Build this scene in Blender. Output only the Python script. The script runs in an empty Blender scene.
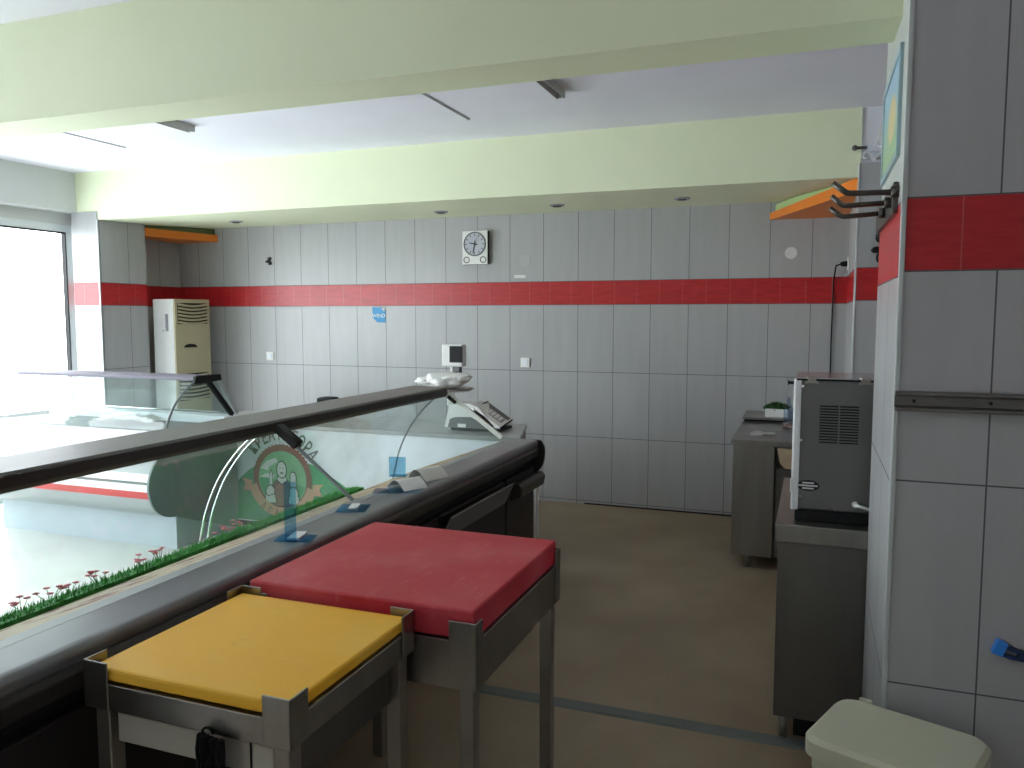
import bpy, bmesh, math, random
from mathutils import Vector, Matrix
random.seed(7)
C = bpy.context.scene.collection
PI = math.pi
# ------------------------------------------------------------------ camera data (also used to measure points)
F_PX = 800.0; H = 1.70
PITCH = math.atan(68/800); YAW = math.atan(302/math.hypot(800, 68))
_fh = Vector((-math.sin(YAW), math.cos(YAW), 0)); _R = Vector((math.cos(YAW), math.sin(YAW), 0))
_F = _fh*math.cos(PITCH) + Vector((0, 0, -math.sin(PITCH)))
_U = _fh*math.sin(PITCH) + Vector((0, 0, math.cos(PITCH)))
def P(x, y, ax, v):
    """point of the real plane axis=v that the photograph shows at (x, y)"""
    d = _F + (x-512)/F_PX*_R + (384-y)/F_PX*_U
    o = Vector((0, 0, H)); t = (v-o[ax])/d[ax]
    return o + d*t

# ------------------------------------------------------------------ materials
MATS = {}
def _new(name):
    m = bpy.data.materials.new(name); m.use_nodes = True
    nt = m.node_tree; nt.nodes.clear()
    out = nt.nodes.new('ShaderNodeOutputMaterial')
    return m, nt, out
def nd(nt, t, **kw):
    n = nt.nodes.new(t)
    for k, v in kw.items(): setattr(n, k, v)
    return n
def math_n(nt, op, a, b=None, c=None):
    n = nt.nodes.new('ShaderNodeMath'); n.operation = op
    for i, v in enumerate((a, b, c)):
        if v is None: continue
        if isinstance(v, (int, float)): n.inputs[i].default_value = v
        else: nt.links.new(v, n.inputs[i])
    return n.outputs[0]
def mixc(nt, fac, a, b):
    n = nt.nodes.new('ShaderNodeMix'); n.data_type = 'RGBA'
    for s, v in ((n.inputs[0], fac), (n.inputs[6], a), (n.inputs[7], b)):
        if hasattr(v, 'links') or isinstance(v, bpy.types.NodeSocket): nt.links.new(v, s)
        elif isinstance(v, (int, float)): s.default_value = v
        else: s.default_value = (*v, 1)
    return n.outputs[2]
def pos(nt): return nt.nodes.new('ShaderNodeNewGeometry').outputs['Position']
def noise(nt, scale, vec=None, detail=3, sc=(1, 1, 1)):
    mp = nd(nt, 'ShaderNodeMapping'); mp.inputs['Scale'].default_value = sc
    nt.links.new(vec if vec is not None else pos(nt), mp.inputs[0])
    n = nd(nt, 'ShaderNodeTexNoise'); n.inputs['Scale'].default_value = scale; n.inputs['Detail'].default_value = detail
    nt.links.new(mp.outputs[0], n.inputs['Vector'])
    return n.outputs['Fac']
def ramp(nt, fac, a, b):
    n = nd(nt, 'ShaderNodeMapRange'); n.inputs[1].default_value = a; n.inputs[2].default_value = b
    nt.links.new(fac, n.inputs[0]); return n.outputs[0]
def mat(name, col, rough=0.5, metal=0.0, var=0.06, nscale=6, bump=0.0, bscale=60, sc=(1, 1, 1), spec=0.5, coat=0):
    if name in MATS: return MATS[name]
    m, nt, out = _new(name)
    b = nd(nt, 'ShaderNodeBsdfPrincipled'); nt.links.new(b.outputs[0], out.inputs[0])
    tc = nd(nt, 'ShaderNodeTexCoord').outputs['Object']
    f = noise(nt, nscale, tc, 4, sc)
    f = ramp(nt, f, .3, .7)
    dk = tuple(c*(1-var) for c in col); lt = tuple(min(1, c*(1+var)) for c in col)
    nt.links.new(mixc(nt, f, dk, lt), b.inputs['Base Color'])
    b.inputs['Roughness'].default_value = rough; b.inputs['Metallic'].default_value = metal
    b.inputs['Specular IOR Level'].default_value = spec
    b.inputs['Coat Weight'].default_value = coat
    if bump:
        bp = nd(nt, 'ShaderNodeBump'); bp.inputs['Strength'].default_value = bump; bp.inputs['Distance'].default_value = .002
        nt.links.new(noise(nt, bscale, tc, 4, sc), bp.inputs['Height']); nt.links.new(bp.outputs[0], b.inputs['Normal'])
    MATS[name] = m; return m
def glass(name, tint=(.93, .97, .96), dirt=0.02, refl=1.0, dcol=(.75, .8, .8)):
    m, nt, out = _new(name)
    tr = nd(nt, 'ShaderNodeBsdfTransparent'); tr.inputs[0].default_value = (*tint, 1)
    gl = nd(nt, 'ShaderNodeBsdfGlossy'); gl.inputs['Roughness'].default_value = .02
    df = nd(nt, 'ShaderNodeBsdfDiffuse'); df.inputs[0].default_value = (*dcol, 1)
    lw = nd(nt, 'ShaderNodeLayerWeight'); lw.inputs['Blend'].default_value = .5
    sch = math_n(nt, 'ADD', .035, math_n(nt, 'MULTIPLY', math_n(nt, 'POWER', lw.outputs['Facing'], 5.0), .75))
    mx = nd(nt, 'ShaderNodeMixShader'); nt.links.new(math_n(nt, 'MULTIPLY', sch, refl), mx.inputs[0])
    nt.links.new(tr.outputs[0], mx.inputs[1]); nt.links.new(gl.outputs[0], mx.inputs[2])
    m2 = nd(nt, 'ShaderNodeMixShader')
    f = ramp(nt, noise(nt, 3, None, 5), .35, .75)
    nt.links.new(math_n(nt, 'MULTIPLY', f, dirt*2), m2.inputs[0])
    nt.links.new(mx.outputs[0], m2.inputs[1]); nt.links.new(df.outputs[0], m2.inputs[2])
    nt.links.new(m2.outputs[0], out.inputs[0]); return m
def tiles(name, axis, u0, dz=0.0, grey=(.42, .42, .425), ured=0.0, band_z=(1.80, 2.01)):
    """tall grey tiles in a running grid with one red tile band; axis = 0 when u runs along X, 1 when along Y"""
    m, nt, out = _new(name)
    b = nd(nt, 'ShaderNodeBsdfPrincipled'); nt.links.new(b.outputs[0], out.inputs[0])
    sp = nd(nt, 'ShaderNodeSeparateXYZ'); nt.links.new(pos(nt), sp.inputs[0])
    u = sp.outputs[axis]; z = sp.outputs[2]
    if dz: z = math_n(nt, 'SUBTRACT', z, dz)
    def near(v, period, off, hw):
        a = math_n(nt, 'SUBTRACT', v, off - period*100)
        r = math_n(nt, 'MODULO', a, period)
        d = math_n(nt, 'MINIMUM', r, math_n(nt, 'SUBTRACT', period, r))
        return math_n(nt, 'LESS_THAN', d, hw)
    def at(v, val, hw):
        return math_n(nt, 'LESS_THAN', math_n(nt, 'ABSOLUTE', math_n(nt, 'SUBTRACT', v, val)), hw)
    above = math_n(nt, 'GREATER_THAN', z, band_z[0]); below = math_n(nt, 'LESS_THAN', z, band_z[1])
    band = math_n(nt, 'MULTIPLY', above, below)
    gv = near(u, .3245, u0, .0022)
    gh = at(z, band_z[0], .0022)
    for zz in (band_z[1], 1.20, .615, .03): gh = math_n(nt, 'MAXIMUM', gh, at(z, zz, .0022))
    rv = near(u, .197, ured, .0018)
    nb = math_n(nt, 'SUBTRACT', 1.0, band)
    grout = math_n(nt, 'MAXIMUM', math_n(nt, 'MULTIPLY', gv, nb), gh)
    redgr = math_n(nt, 'MULTIPLY', rv, band)
    # slow brushed streaks up the tiles, each tile a little different
    st = ramp(nt, noise(nt, 14, None, 3, (1, 1, .12)), .3, .7)
    idx = math_n(nt, 'FLOOR', math_n(nt, 'DIVIDE', math_n(nt, 'SUBTRACT', u, u0-32.45), .3245))
    wn = nd(nt, 'ShaderNodeTexWhiteNoise'); wn.noise_dimensions = '1D'; nt.links.new(idx, wn.inputs['W'])
    g = mixc(nt, st, tuple(c*.96 for c in grey), tuple(c*1.04 for c in grey))
    g = mixc(nt, math_n(nt, 'MULTIPLY', wn.outputs['Value'], .18), g, tuple(c*.86 for c in grey))
    st2 = ramp(nt, noise(nt, 60, None, 2, (.15, .15, 1)), .3, .7)
    red = mixc(nt, st2, (.40, .010, .014), (.52, .018, .022))
    col = mixc(nt, band, g, red)
    col = mixc(nt, grout, col, (.10, .10, .105))
    col = mixc(nt, redgr, col, (.50, .09, .08))
    nt.links.new(col, b.inputs['Base Color'])
    b.inputs['Roughness'].default_value = .33
    nt.links.new(math_n(nt, 'ADD', .32, math_n(nt, 'MULTIPLY', grout, .5)), b.inputs['Roughness'])
    bp = nd(nt, 'ShaderNodeBump'); bp.inputs['Strength'].default_value = .5; bp.inputs['Distance'].default_value = .002
    bp.invert = True
    nt.links.new(math_n(nt, 'MAXIMUM', grout, redgr), bp.inputs['Height']); nt.links.new(bp.outputs[0], b.inputs['Normal'])
    return m
def two_tone(name, ca, cb, scale, lo, hi, rough=.5, metal=0, sc=(1, 1, 1), bump=0, detail=5, coord='Object'):
    m, nt, out = _new(name)
    b = nd(nt, 'ShaderNodeBsdfPrincipled'); nt.links.new(b.outputs[0], out.inputs[0])
    tc = nd(nt, 'ShaderNodeTexCoord').outputs[coord]
    f = ramp(nt, noise(nt, scale, tc, detail, sc), lo, hi)
    nt.links.new(mixc(nt, f, ca, cb), b.inputs['Base Color'])
    b.inputs['Roughness'].default_value = rough; b.inputs['Metallic'].default_value = metal
    if bump:
        bp = nd(nt, 'ShaderNodeBump'); bp.inputs['Strength'].default_value = bump; bp.inputs['Distance'].default_value = .003
        nt.links.new(f, bp.inputs['Height']); nt.links.new(bp.outputs[0], b.inputs['Normal'])
    return m

M_BEAM = mat('lime_paint', (.82, .87, .62), .7, var=.03, nscale=1.5, bump=.25, bscale=40)
M_CEIL = mat('white_plaster', (.85, .845, .92), .8, var=.02, nscale=2)
M_PLAS = mat('pale_plaster', (.62, .64, .62), .8, var=.02, nscale=2)
M_STEEL = mat('brushed_steel', (.35, .34, .325), .32, 1.0, var=.14, nscale=9, sc=(1, 1, .08), bump=.05)
M_STEELD = mat('dull_steel', (.19, .18, .17), .42, .85, var=.15, nscale=5, sc=(1, 1, .3))
M_STEELH = mat('satin_steel', (.36, .34, .31), .38, .9, var=.1, nscale=7)
M_WORK = mat('grey_worktop', (.20, .20, .21), .30, .35, var=.06, nscale=5)
M_CHROME = mat('chrome', (.75, .77, .78), .12, 1.0, var=.02)
M_ALU = mat('white_aluminium', (.72, .76, .77), .35, .15, var=.02)
M_ALUT = mat('satin_aluminium', (.42, .44, .45), .4, .5, var=.03)
M_BLACK = mat('black_plastic', (.010, .010, .011), .55, var=.2, spec=.25)
M_DARK = mat('dark_brown_laminate', (.022, .019, .018), .5, var=.1, spec=.3)
M_DARKG = mat('dark_grey_plastic', (.16, .19, .19), .4, var=.05)
M_CANOPY = mat('bronze_grey_canopy', (.16, .155, .15), .42, .3, var=.05)
M_CANOPYD = mat('dark_canopy_edge', (.035, .032, .03), .35, .2, var=.1)
M_WHITE = mat('white_plastic', (.82, .82, .80), .4, var=.02)
M_WHITEP = mat('white_paint_panel', (.84, .87, .92), .4, var=.02)
M_CREAM = mat('cream_plastic', (.58, .585, .44), .42, var=.03)
M_CREAMD = mat('cream_casing', (.52, .46, .30), .45, var=.03)
M_ORANGE = mat('orange_board', (.80, .22, .02), .45, var=.03)
M_GREEN = mat('green_board', (.42, .56, .25), .5, var=.03)
M_DKGREEN = mat('olive_board', (.12, .17, .06), .5, var=.05)
M_GRASS = mat('artificial_grass', (.05, .33, .05), .6, var=.35, nscale=40)
M_PINK = mat('pink_petals', (.75, .25, .28), .6, var=.25, nscale=60)
M_BLUE = mat('cyan_sticker', (.02, .28, .58), .45, var=.03)
M_BLUECL = mat('bright_blue_plastic', (.03, .25, .75), .4, var=.05)
M_NAVY = mat('navy_plastic', (.01, .03, .11), .35, var=.1)
M_PAPER = mat('white_paper', (.78, .78, .76), .7, var=.03)
M_BOARD = mat('beige_wood_board', (.50, .38, .25), .6, var=.08, nscale=10, sc=(1, 1, .2))
M_BEIGE = mat('beige_panel', (.50, .47, .40), .45, .1, var=.05, nscale=3)
M_LGREY = mat('light_grey_case', (.76, .76, .74), .45, var=.03)
M_DGREY = mat('mid_grey_case', (.13, .135, .14), .5, var=.05)
M_KEY = mat('keypad_grey', (.30, .30, .29), .5, var=.2, nscale=80)
M_GLASS = glass('case_glass', dirt=.035, refl=.9)
M_WGLASS = glass('window_glass', (.97, .98, .98), 0.0, .6)
M_BFILM = glass('blue_film', (.62, .84, .94), .11, 1.0, (.08, .32, .60))
M_PLASTIC = mat('crumpled_plastic', (.86, .86, .85), .35, var=.03, nscale=30, bump=.3, bscale=30)
M_DOWN = mat('dark_lamp_glass', (.05, .05, .05), .15, .4, var=.05)
def board_mat(name, col, worn, sc):
    m, nt, out = _new(name)
    b = nd(nt, 'ShaderNodeBsdfPrincipled'); nt.links.new(b.outputs[0], out.inputs[0])
    f = ramp(nt, noise(nt, 3.0, None, 6), .45, .72)
    f2 = ramp(nt, noise(nt, 38, None, 6, sc), .58, .74)
    s = math_n(nt, 'MINIMUM', math_n(nt, 'ADD', math_n(nt, 'MULTIPLY', f, .55), math_n(nt, 'MULTIPLY', f2, .35)), 1)
    c = mixc(nt, s, col, worn)
    spots = ramp(nt, noise(nt, 11, None, 2, (1, 1.6, 1)), .72, .78)
    c = mixc(nt, math_n(nt, 'MULTIPLY', spots, .35), c, tuple(x*.45 for x in col))
    nt.links.new(c, b.inputs['Base Color']); b.inputs['Roughness'].default_value = .55
    bp = nd(nt, 'ShaderNodeBump'); bp.inputs['Strength'].default_value = .35; bp.inputs['Distance'].default_value = .002
    nt.links.new(noise(nt, 55, None, 5, sc), bp.inputs['Height']); nt.links.new(bp.outputs[0], b.inputs['Normal'])
    return m
M_RED = board_mat('worn_red_board', (.52, .018, .035), (.62, .13, .15), (1, .3, 1))
M_YEL = board_mat('worn_yellow_board', (.95, .50, .02), (.95, .60, .11), (.3, 1, 1))
# floor
def floor_mat():
    m, nt, out = _new('beige_floor_tiles')
    b = nd(nt, 'ShaderNodeBsdfPrincipled'); nt.links.new(b.outputs[0], out.inputs[0])
    f = ramp(nt, noise(nt, 1.7, None, 6), .35, .68)
    c = mixc(nt, f, (.25, .185, .12), (.33, .255, .17))
    f2 = ramp(nt, noise(nt, 30, None, 4), .62, .72)
    c = mixc(nt, math_n(nt, 'MULTIPLY', f2, .35), c, (.20, .155, .11))
    sp = nd(nt, 'ShaderNodeSeparateXYZ'); nt.links.new(pos(nt), sp.inputs[0])
    g = None
    for k in (0, 1):
        r = math_n(nt, 'MODULO', math_n(nt, 'ADD', sp.outputs[k], 60+.12*k), .45)
        d = math_n(nt, 'LESS_THAN', math_n(nt, 'MINIMUM', r, math_n(nt, 'SUBTRACT', .45, r)), .002)
        g = d if g is None else math_n(nt, 'MAXIMUM', g, d)
    c = mixc(nt, math_n(nt, 'MULTIPLY', g, .35), c, (.22, .18, .13))
    nt.links.new(c, b.inputs['Base Color']); b.inputs['Roughness'].default_value = .45
    return m
M_FLOOR = floor_mat()
M_DECK = two_tone('brown_beige_marble', (.16, .05, .035), (.37, .29, .185), 8, .40, .45, .8, sc=(1.0, 1.5, 1), coord='Object')
M_PAVE = mat('pale_pavement', (.75, .78, .78), .8, var=.05, nscale=2)

# ------------------------------------------------------------------ mesh builder
class MB:
    def __init__(s): s.bm = bmesh.new()
    def _merge(s, b, mi=0, M=None):
        if M is not None: bmesh.ops.transform(b, matrix=M, verts=b.verts)
        for f in b.faces: f.material_index = mi
        me = bpy.data.meshes.new('tmp'); b.to_mesh(me); b.free()
        s.bm.from_mesh(me); bpy.data.meshes.remove(me); return s
    def box(s, a, c, bev=0.0, mi=0, M=None, seg=2):
        b = bmesh.new()
        x0, y0, z0 = (min(a[i], c[i]) for i in range(3)); x1, y1, z1 = (max(a[i], c[i]) for i in range(3))
        v = [b.verts.new(q) for q in ((x0,y0,z0),(x1,y0,z0),(x1,y1,z0),(x0,y1,z0),(x0,y0,z1),(x1,y0,z1),(x1,y1,z1),(x0,y1,z1))]
        for q in ((0,3,2,1),(4,5,6,7),(0,1,5,4),(1,2,6,5),(2,3,7,6),(3,0,4,7)): b.faces.new([v[i] for i in q])
        if bev: bmesh.ops.bevel(b, geom=b.edges[:], offset=bev, segments=seg, profile=.5, affect='EDGES')
        return s._merge(b, mi, M)
    def prism(s, pts, axis, a, c, bev=0.0, mi=0, M=None):
        """closed polygon of 2-D points swept along axis from a to c; 2-D coords are the other two axes in order"""
        b = bmesh.new()
        def p3(p, w):
            q = list(p); q.insert(axis, w); return q
        v0 = [b.verts.new(p3(p, a)) for p in pts]; v1 = [b.verts.new(p3(p, c)) for p in pts]
        n = len(pts)
        b.faces.new(v0); b.faces.new(v1[::-1])
        for i in range(n): b.faces.new((v0[i], v1[i], v1[(i+1) % n], v0[(i+1) % n]))
        bmesh.ops.recalc_face_normals(b, faces=b.faces)
        if bev: bmesh.ops.bevel(b, geom=b.edges[:], offset=bev, segments=2, profile=.5, affect='EDGES')
        return s._merge(b, mi, M)
    def ribbon(s, path, axis, a, c, th, mi=0, M=None):
        """sheet of thickness th following an open 2-D path, swept along axis"""
        n = len(path); off = []
        for i in range(n):
            p0 = Vector(path[max(0, i-1)]); p1 = Vector(path[min(n-1, i+1)])
            t = (p1-p0).normalized(); off.append((path[i][0]-t.y*th, path[i][1]+t.x*th))
        return s.prism(list(path)+off[::-1], axis, a, c, 0, mi, M)
    def tube(s, pts, r, n=10, mi=0, M=None, closed_caps=True):
        b = bmesh.new(); pts = [Vector(p) for p in pts]; rings = []
        up = None
        for i, p in enumerate(pts):
            t = (pts[min(i+1, len(pts)-1)]-pts[max(i-1, 0)]).normalized()
            if up is None:
                up = Vector((0, 0, 1)) if abs(t.z) < .9 else Vector((1, 0, 0))
            sx = t.cross(up).normalized(); up2 = sx.cross(t).normalized(); up = up2
            rr = r[i] if isinstance(r, (list, tuple)) else r
            rings.append([b.verts.new(p+sx*math.cos(2*PI*k/n)*rr+up2*math.sin(2*PI*k/n)*rr) for k in range(n)])
        for i in range(len(rings)-1):
            for k in range(n): b.faces.new((rings[i][k], rings[i][(k+1) % n], rings[i+1][(k+1) % n], rings[i+1][k]))
        b.faces.new(rings[0][::-1]); b.faces.new(rings[-1])
        bmesh.ops.recalc_face_normals(b, faces=b.faces)
        for f in b.faces: f.smooth = len(f.verts) == 4
        return s._merge(b, mi, M)
    def cyl(s, p, r, h, axis=2, n=24, mi=0, M=None, r2=None):
        p = Vector(p); q = p.copy(); q[axis] += h
        return s.tube([p, q], [r, r if r2 is None else r2], n, mi, M)
    def poly(s, pts, th, mi=0):
        """flat polygon given in 3-D, thickened along its normal"""
        b = bmesh.new(); v = [b.verts.new(p) for p in pts]; f = b.faces.new(v); f.normal_update(); nrm = f.normal.copy()
        w = [b.verts.new(Vector(p)-nrm*th) for p in pts]; n = len(pts)
        b.faces.new(w[::-1])
        for i in range(n): b.faces.new((v[i], w[i], w[(i+1) % n], v[(i+1) % n]))
        bmesh.ops.recalc_face_normals(b, faces=b.faces)
        return s._merge(b, mi)
    def blob(s, c, r, sub=3, amp=.2, freq=5, mi=0, seed=0, M=None):
        from mathutils import noise as N
        b = bmesh.new(); bmesh.ops.create_icosphere(b, subdivisions=sub, radius=1)
        for v in b.verts:
            k = 1 + amp*N.noise(v.co*freq+Vector((seed, 3*seed, 0)))
            v.co = Vector((c[0]+v.co.x*r[0]*k, c[1]+v.co.y*r[1]*k, c[2]+v.co.z*r[2]*k))
        for f in b.faces: f.smooth = True
        return s._merge(b, mi, M)
WL = {}
def tag(o, label=None, cat=None, group=None, kind=None):
    for k, v in (('label', label), ('category', cat), ('group', group), ('kind', kind)):
        if v: o[k] = v
    return o
def obj(name, mb, mats, parent=None, origin=None, label=None):
    """link the builder as ONE mesh object; vertices are given in world space"""
    me = bpy.data.meshes.new(name)
    bm = mb.bm
    if origin is None:
        if parent is not None: origin = WL[parent.name]
        else:
            xs = [v.co for v in bm.verts]
            origin = Vector(((min(v.x for v in xs)+max(v.x for v in xs))/2, (min(v.y for v in xs)+max(v.y for v in xs))/2, min(v.z for v in xs)))
    origin = Vector(origin)
    bmesh.ops.translate(bm, vec=-origin, verts=bm.verts)
    bm.to_mesh(me); bm.free()
    for m in (mats if isinstance(mats, (list, tuple)) else [mats]): me.materials.append(m)
    o = bpy.data.objects.new(name, me); C.objects.link(o)
    WL[o.name] = origin.copy()
    if parent is not None:
        o.parent = parent; o.location = origin - WL[parent.name]
    else: o.location = origin
    if label: o['label'] = label
    return o
def thing(name, label, cat, loc, group=None):
    o = bpy.data.objects.new(name, None); C.objects.link(o); o.location = loc; WL[o.name] = Vector(loc)
    o.empty_display_size = .1
    return tag(o, label, cat, group)
def struct(name, mb, m, parent=None, label=None):
    o = obj(name, mb, m, parent, origin=(0, 0, 0) if parent is None else None)
    if parent is None: o['kind'] = 'structure'
    if label: o['label'] = label
    return o
def solo(name, mb, m, label, cat, group=None):
    return tag(obj(name, mb, m), label, cat, group)
def copy_tree(o, parent=None):
    c = o.copy(); C.objects.link(c); c.parent = parent; WL[c.name] = WL[o.name].copy()
    for ch in list(o.children): copy_tree(ch, c)
    return c

# ------------------------------------------------------------------ the setting
XL, XR, YB, YF = -6.46, .24, 6.925, -3.0
ZC = 3.02
T_BACK = tiles('tiles_back_wall', 0, -2.625, ured=-2.63)
T_COLF = tiles('tiles_column_front', 0, .450, dz=.042, ured=.364, band_z=(1.780, 1.978))
T_SIDE = tiles('tiles_side', 1, 5.66, ured=5.66)
T_COLS = tiles('tiles_column_side', 1, 2.46, dz=.03, ured=2.46, band_z=(1.78, 1.985))

struct('floor', MB().box((-6.75, YF, -.1), (1.75, YB+.15, 0)), M_FLOOR)
struct('floor_hall', MB().box((-6.6, YF, 0), (-2.45, YB, .004)), two_tone('window_lit_hall_tiles', (.56, .56, .53), (.66, .66, .63), 2, .3, .7, .35))  # colour lightened to carry window brightness and bounce light to the ceiling
struct('ceiling', MB().box((-6.75, YF, ZC), (1.75, YB+.15, ZC+.12)), M_CEIL)
struct('wall_back', MB().box((-6.75, YB, 0), (1.75, YB+.15, ZC)), T_BACK)
struct('wall_right', MB().box((1.6, YF, 0), (1.75, 2.5, ZC)).box((1.0, 2.5, 0), (1.75, YB, ZC)), T_SIDE)
# left wall: pilaster, recess, header and sill round the shop windows
struct('wall_left', MB().box((-6.75, 5.72, 0), (XL, YB, ZC)).box((-6.75, YF, 2.66), (XL, 5.72, ZC))
       .box((-6.75, YF, 2.55), (-6.60, 5.72, 2.66)).box((-6.75, YF, 0), (XL, -.01, 2.66)), M_PLAS)
struct('wall_left_tiles', MB().box((XL, 6.2, 0), (XL+.008, YB, 2.62)), T_SIDE)
T_PIL = tiles('tiles_pilaster', 0, -6.2, ured=-6.2)
struct('pilaster', MB().box((-6.52, 5.64, 0), (-6.205, 5.655, 2.66)), T_PIL)
struct('pilaster_side', MB().box((-6.52, 5.655, 0), (-6.2, 6.2, 2.66)), T_SIDE)
struct('trim_pilaster', MB().box((-6.209, 5.636, 0), (-6.197, 5.646, 2.585), .002), M_ALU)
struct('wall_front', MB().box((-6.75, YF-.15, 0), (1.75, YF, ZC)), M_PLAS)
# beams
struct('beam_rear', MB().prism([(5.65, 2.585), (YB, 2.622), (YB, ZC), (5.65, ZC)], 0, XL, XR+.011), M_BEAM)
struct('beam_front', MB().prism([(2.70, 2.585), (2.995, 2.6), (2.995, ZC), (2.70, ZC)], 0, XL, .30), M_BEAM)
# near column with tiles on both visible faces
struct('column_near', MB().box((.26, 2.46, 0), (1.65, 3.26, ZC)), M_PLAS)
struct('column_near_front', MB().box((.228, 2.448, 0), (1.65, 2.46, ZC)), T_COLF)
struct('column_near_side', MB().box((.217, 2.4605, 0), (.26, 3.262, 2.05)), T_COLS)
struct('column_near_plaster', MB().box((.220, 2.4605, 2.05), (.26, 3.262, ZC)), mat('grey_green_paint', (.46, .49, .45), .7, var=.02))
struct('trim_column', MB().box((.214, 2.444, 0), (.228, 2.4605, ZC), .003), mat('column_trim', (.50, .54, .53), .4, .1, var=.02))
# far corner mass, right
struct('column_far', MB().box((XR+.012, 5.665, 0), (1.0, YB, ZC)), M_CEIL)
struct('column_far_front', MB().box((XR, 5.65, 0), (1.0, 5.665, 2.67)), tiles('tiles_far_column', 0, .565, ured=.45))
struct('column_far_side', MB().box((XR, 5.665, 0), (XR+.012, YB, 2.60)), T_SIDE)
struct('trim_column_far', MB().box((XR-.004, 5.645, 0), (XR+.007, 5.656, 2.67), .002), M_ALU)
struct('baseboard_back', MB().box((-1.9, YB-.012, 0), (XR, YB, .012)), M_DARK)
# floor joint strip
struct('trim_floor', MB().prism([(3.215, 0), (3.295, 0), (3.285, .008), (3.225, .008)], 0, -3.2, .3),
       mat('grey_floor_strip', (.13, .145, .14), .5, .2, var=.08))
# pavement outside
struct('pavement', MB().box((-30, -22, -.15), (-6.75, 22, -.1)).box((-6.75, -22, -.15), (10, YF-.16, -.1)), M_PAVE)

# windows
def window(n, y0, y1, z0=.06, z1=2.55, x=-6.62):
    w = bpy.data.objects.new('window_%d' % n, None); C.objects.link(w); w.location = (x, (y0+y1)/2, z0); WL[w.name] = Vector(w.location)
    w['kind'] = 'structure'
    f = MB(); t = .07
    f.box((x-.03, y0, z1-t), (x+.03, y1, z1), .004).box((x-.03, y0, z0), (x+.03, y1, z0+.1), .004)
    f.box((x-.03, y0, z0+.1), (x+.03, y0+t, z1-t), .004).box((x-.03, y1-t, z0+.1), (x+.03, y1, z1-t), .004)
    obj('window_frame', f, M_ALU, w)
    g = MB(); e = .012
    a, b = y0+t, y1-t
    g.box((x-.012, a, z1-t-e), (x+.036, b, z1-t)).box((x-.012, a, z0+.1), (x+.036, b, z0+.1+e))
    g.box((x-.012, a, z0+.1+e), (x+.036, a+e, z1-t-e)).box((x-.012, b-e, z0+.1+e), (x+.036, b, z1-t-e))
    obj('window_gasket', g, M_BLACK, w)
    obj('window_pane', MB().box((x-.004, a+e, z0+.1+e), (x+.004, b-e, z1-t-e)), M_WGLASS, w)
window(1, 3.35, 5.70); window(2, .0, 3.34); 
# ------------------------------------------------------------------ ceiling things
lab = {0: 'left of the two grey batten lamp fittings on the white ceiling', 1: 'right of the two grey batten lamp fittings on the white ceiling'}
for k, (x, y1) in enumerate(((P(192, 132.5, 2, 2.975).x, P(192, 132.5, 2, 2.975).y), (P(561, 99, 2, 2.975).x, P(561, 99, 2, 2.975).y))):
    t = thing('batten_light', lab[k], 'ceiling light', (x, y1-.6, ZC), 'batten lights on the ceiling')
    obj('housing', MB().prism([(x-.028, ZC), (x+.028, ZC), (x+.025, ZC-.045), (x+.021, ZC-.045), (x+.021, ZC-.015), (x-.021, ZC-.015), (x-.021, ZC-.045), (x-.025, ZC-.045)], 1, y1-1.2, y1), mat('batten_grey', (.45, .45, .43), .5, .2, var=.03), t)
    obj('end_cap', MB().box((x-.025, y1-.006, ZC-.043), (x+.025, y1+.004, ZC), .002), M_LGREY, t)
for k, (x, y1, l) in enumerate(((-5.10, 4.95, 'thin grey cable strip on the ceiling nearest the window'), (-2.21, 5.07, 'thin double grey cable strip on the ceiling between the two lamps'))):
    m = MB().box((x-.010, y1-1.6, ZC-.006), (x-.005, y1, ZC), .001)
    m.box((x-.005, y1-1.6, ZC-.002), (x+.006, y1-.01, ZC)).box((x+.006, y1-1.6, ZC-.006), (x+.011, y1-.02, ZC), .001)
    solo('cable_strip', m, mat('cable_strip_grey', (.45, .45, .47), .6, var=.02), l, 'cable strip', 'cable strips on the ceiling')
for k, (px, py) in enumerate(((236, 220.5), (441, 211), (557, 204), (682, 197))):
    q = P(px, py, 2, 2.61); q.z = 2.585+.037*(q.y-5.65)/1.275
    t = thing('downlight', ('leftmost', 'second from the left', 'third from the left', 'rightmost')[k]+' of the recessed round spotlights under the rear green beam', 'downlight', q, 'downlights under the rear beam')
    ring = MB(); ring.tube([(q.x, q.y, q.z-.012), (q.x, q.y, q.z+.01)], [.058, .066], 28)
    obj('ring', ring, M_ALUT, t)
    obj('lamp_glass', MB().cyl((q.x, q.y, q.z-.018), .036, .008, n=24), M_DOWN, t)

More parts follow.
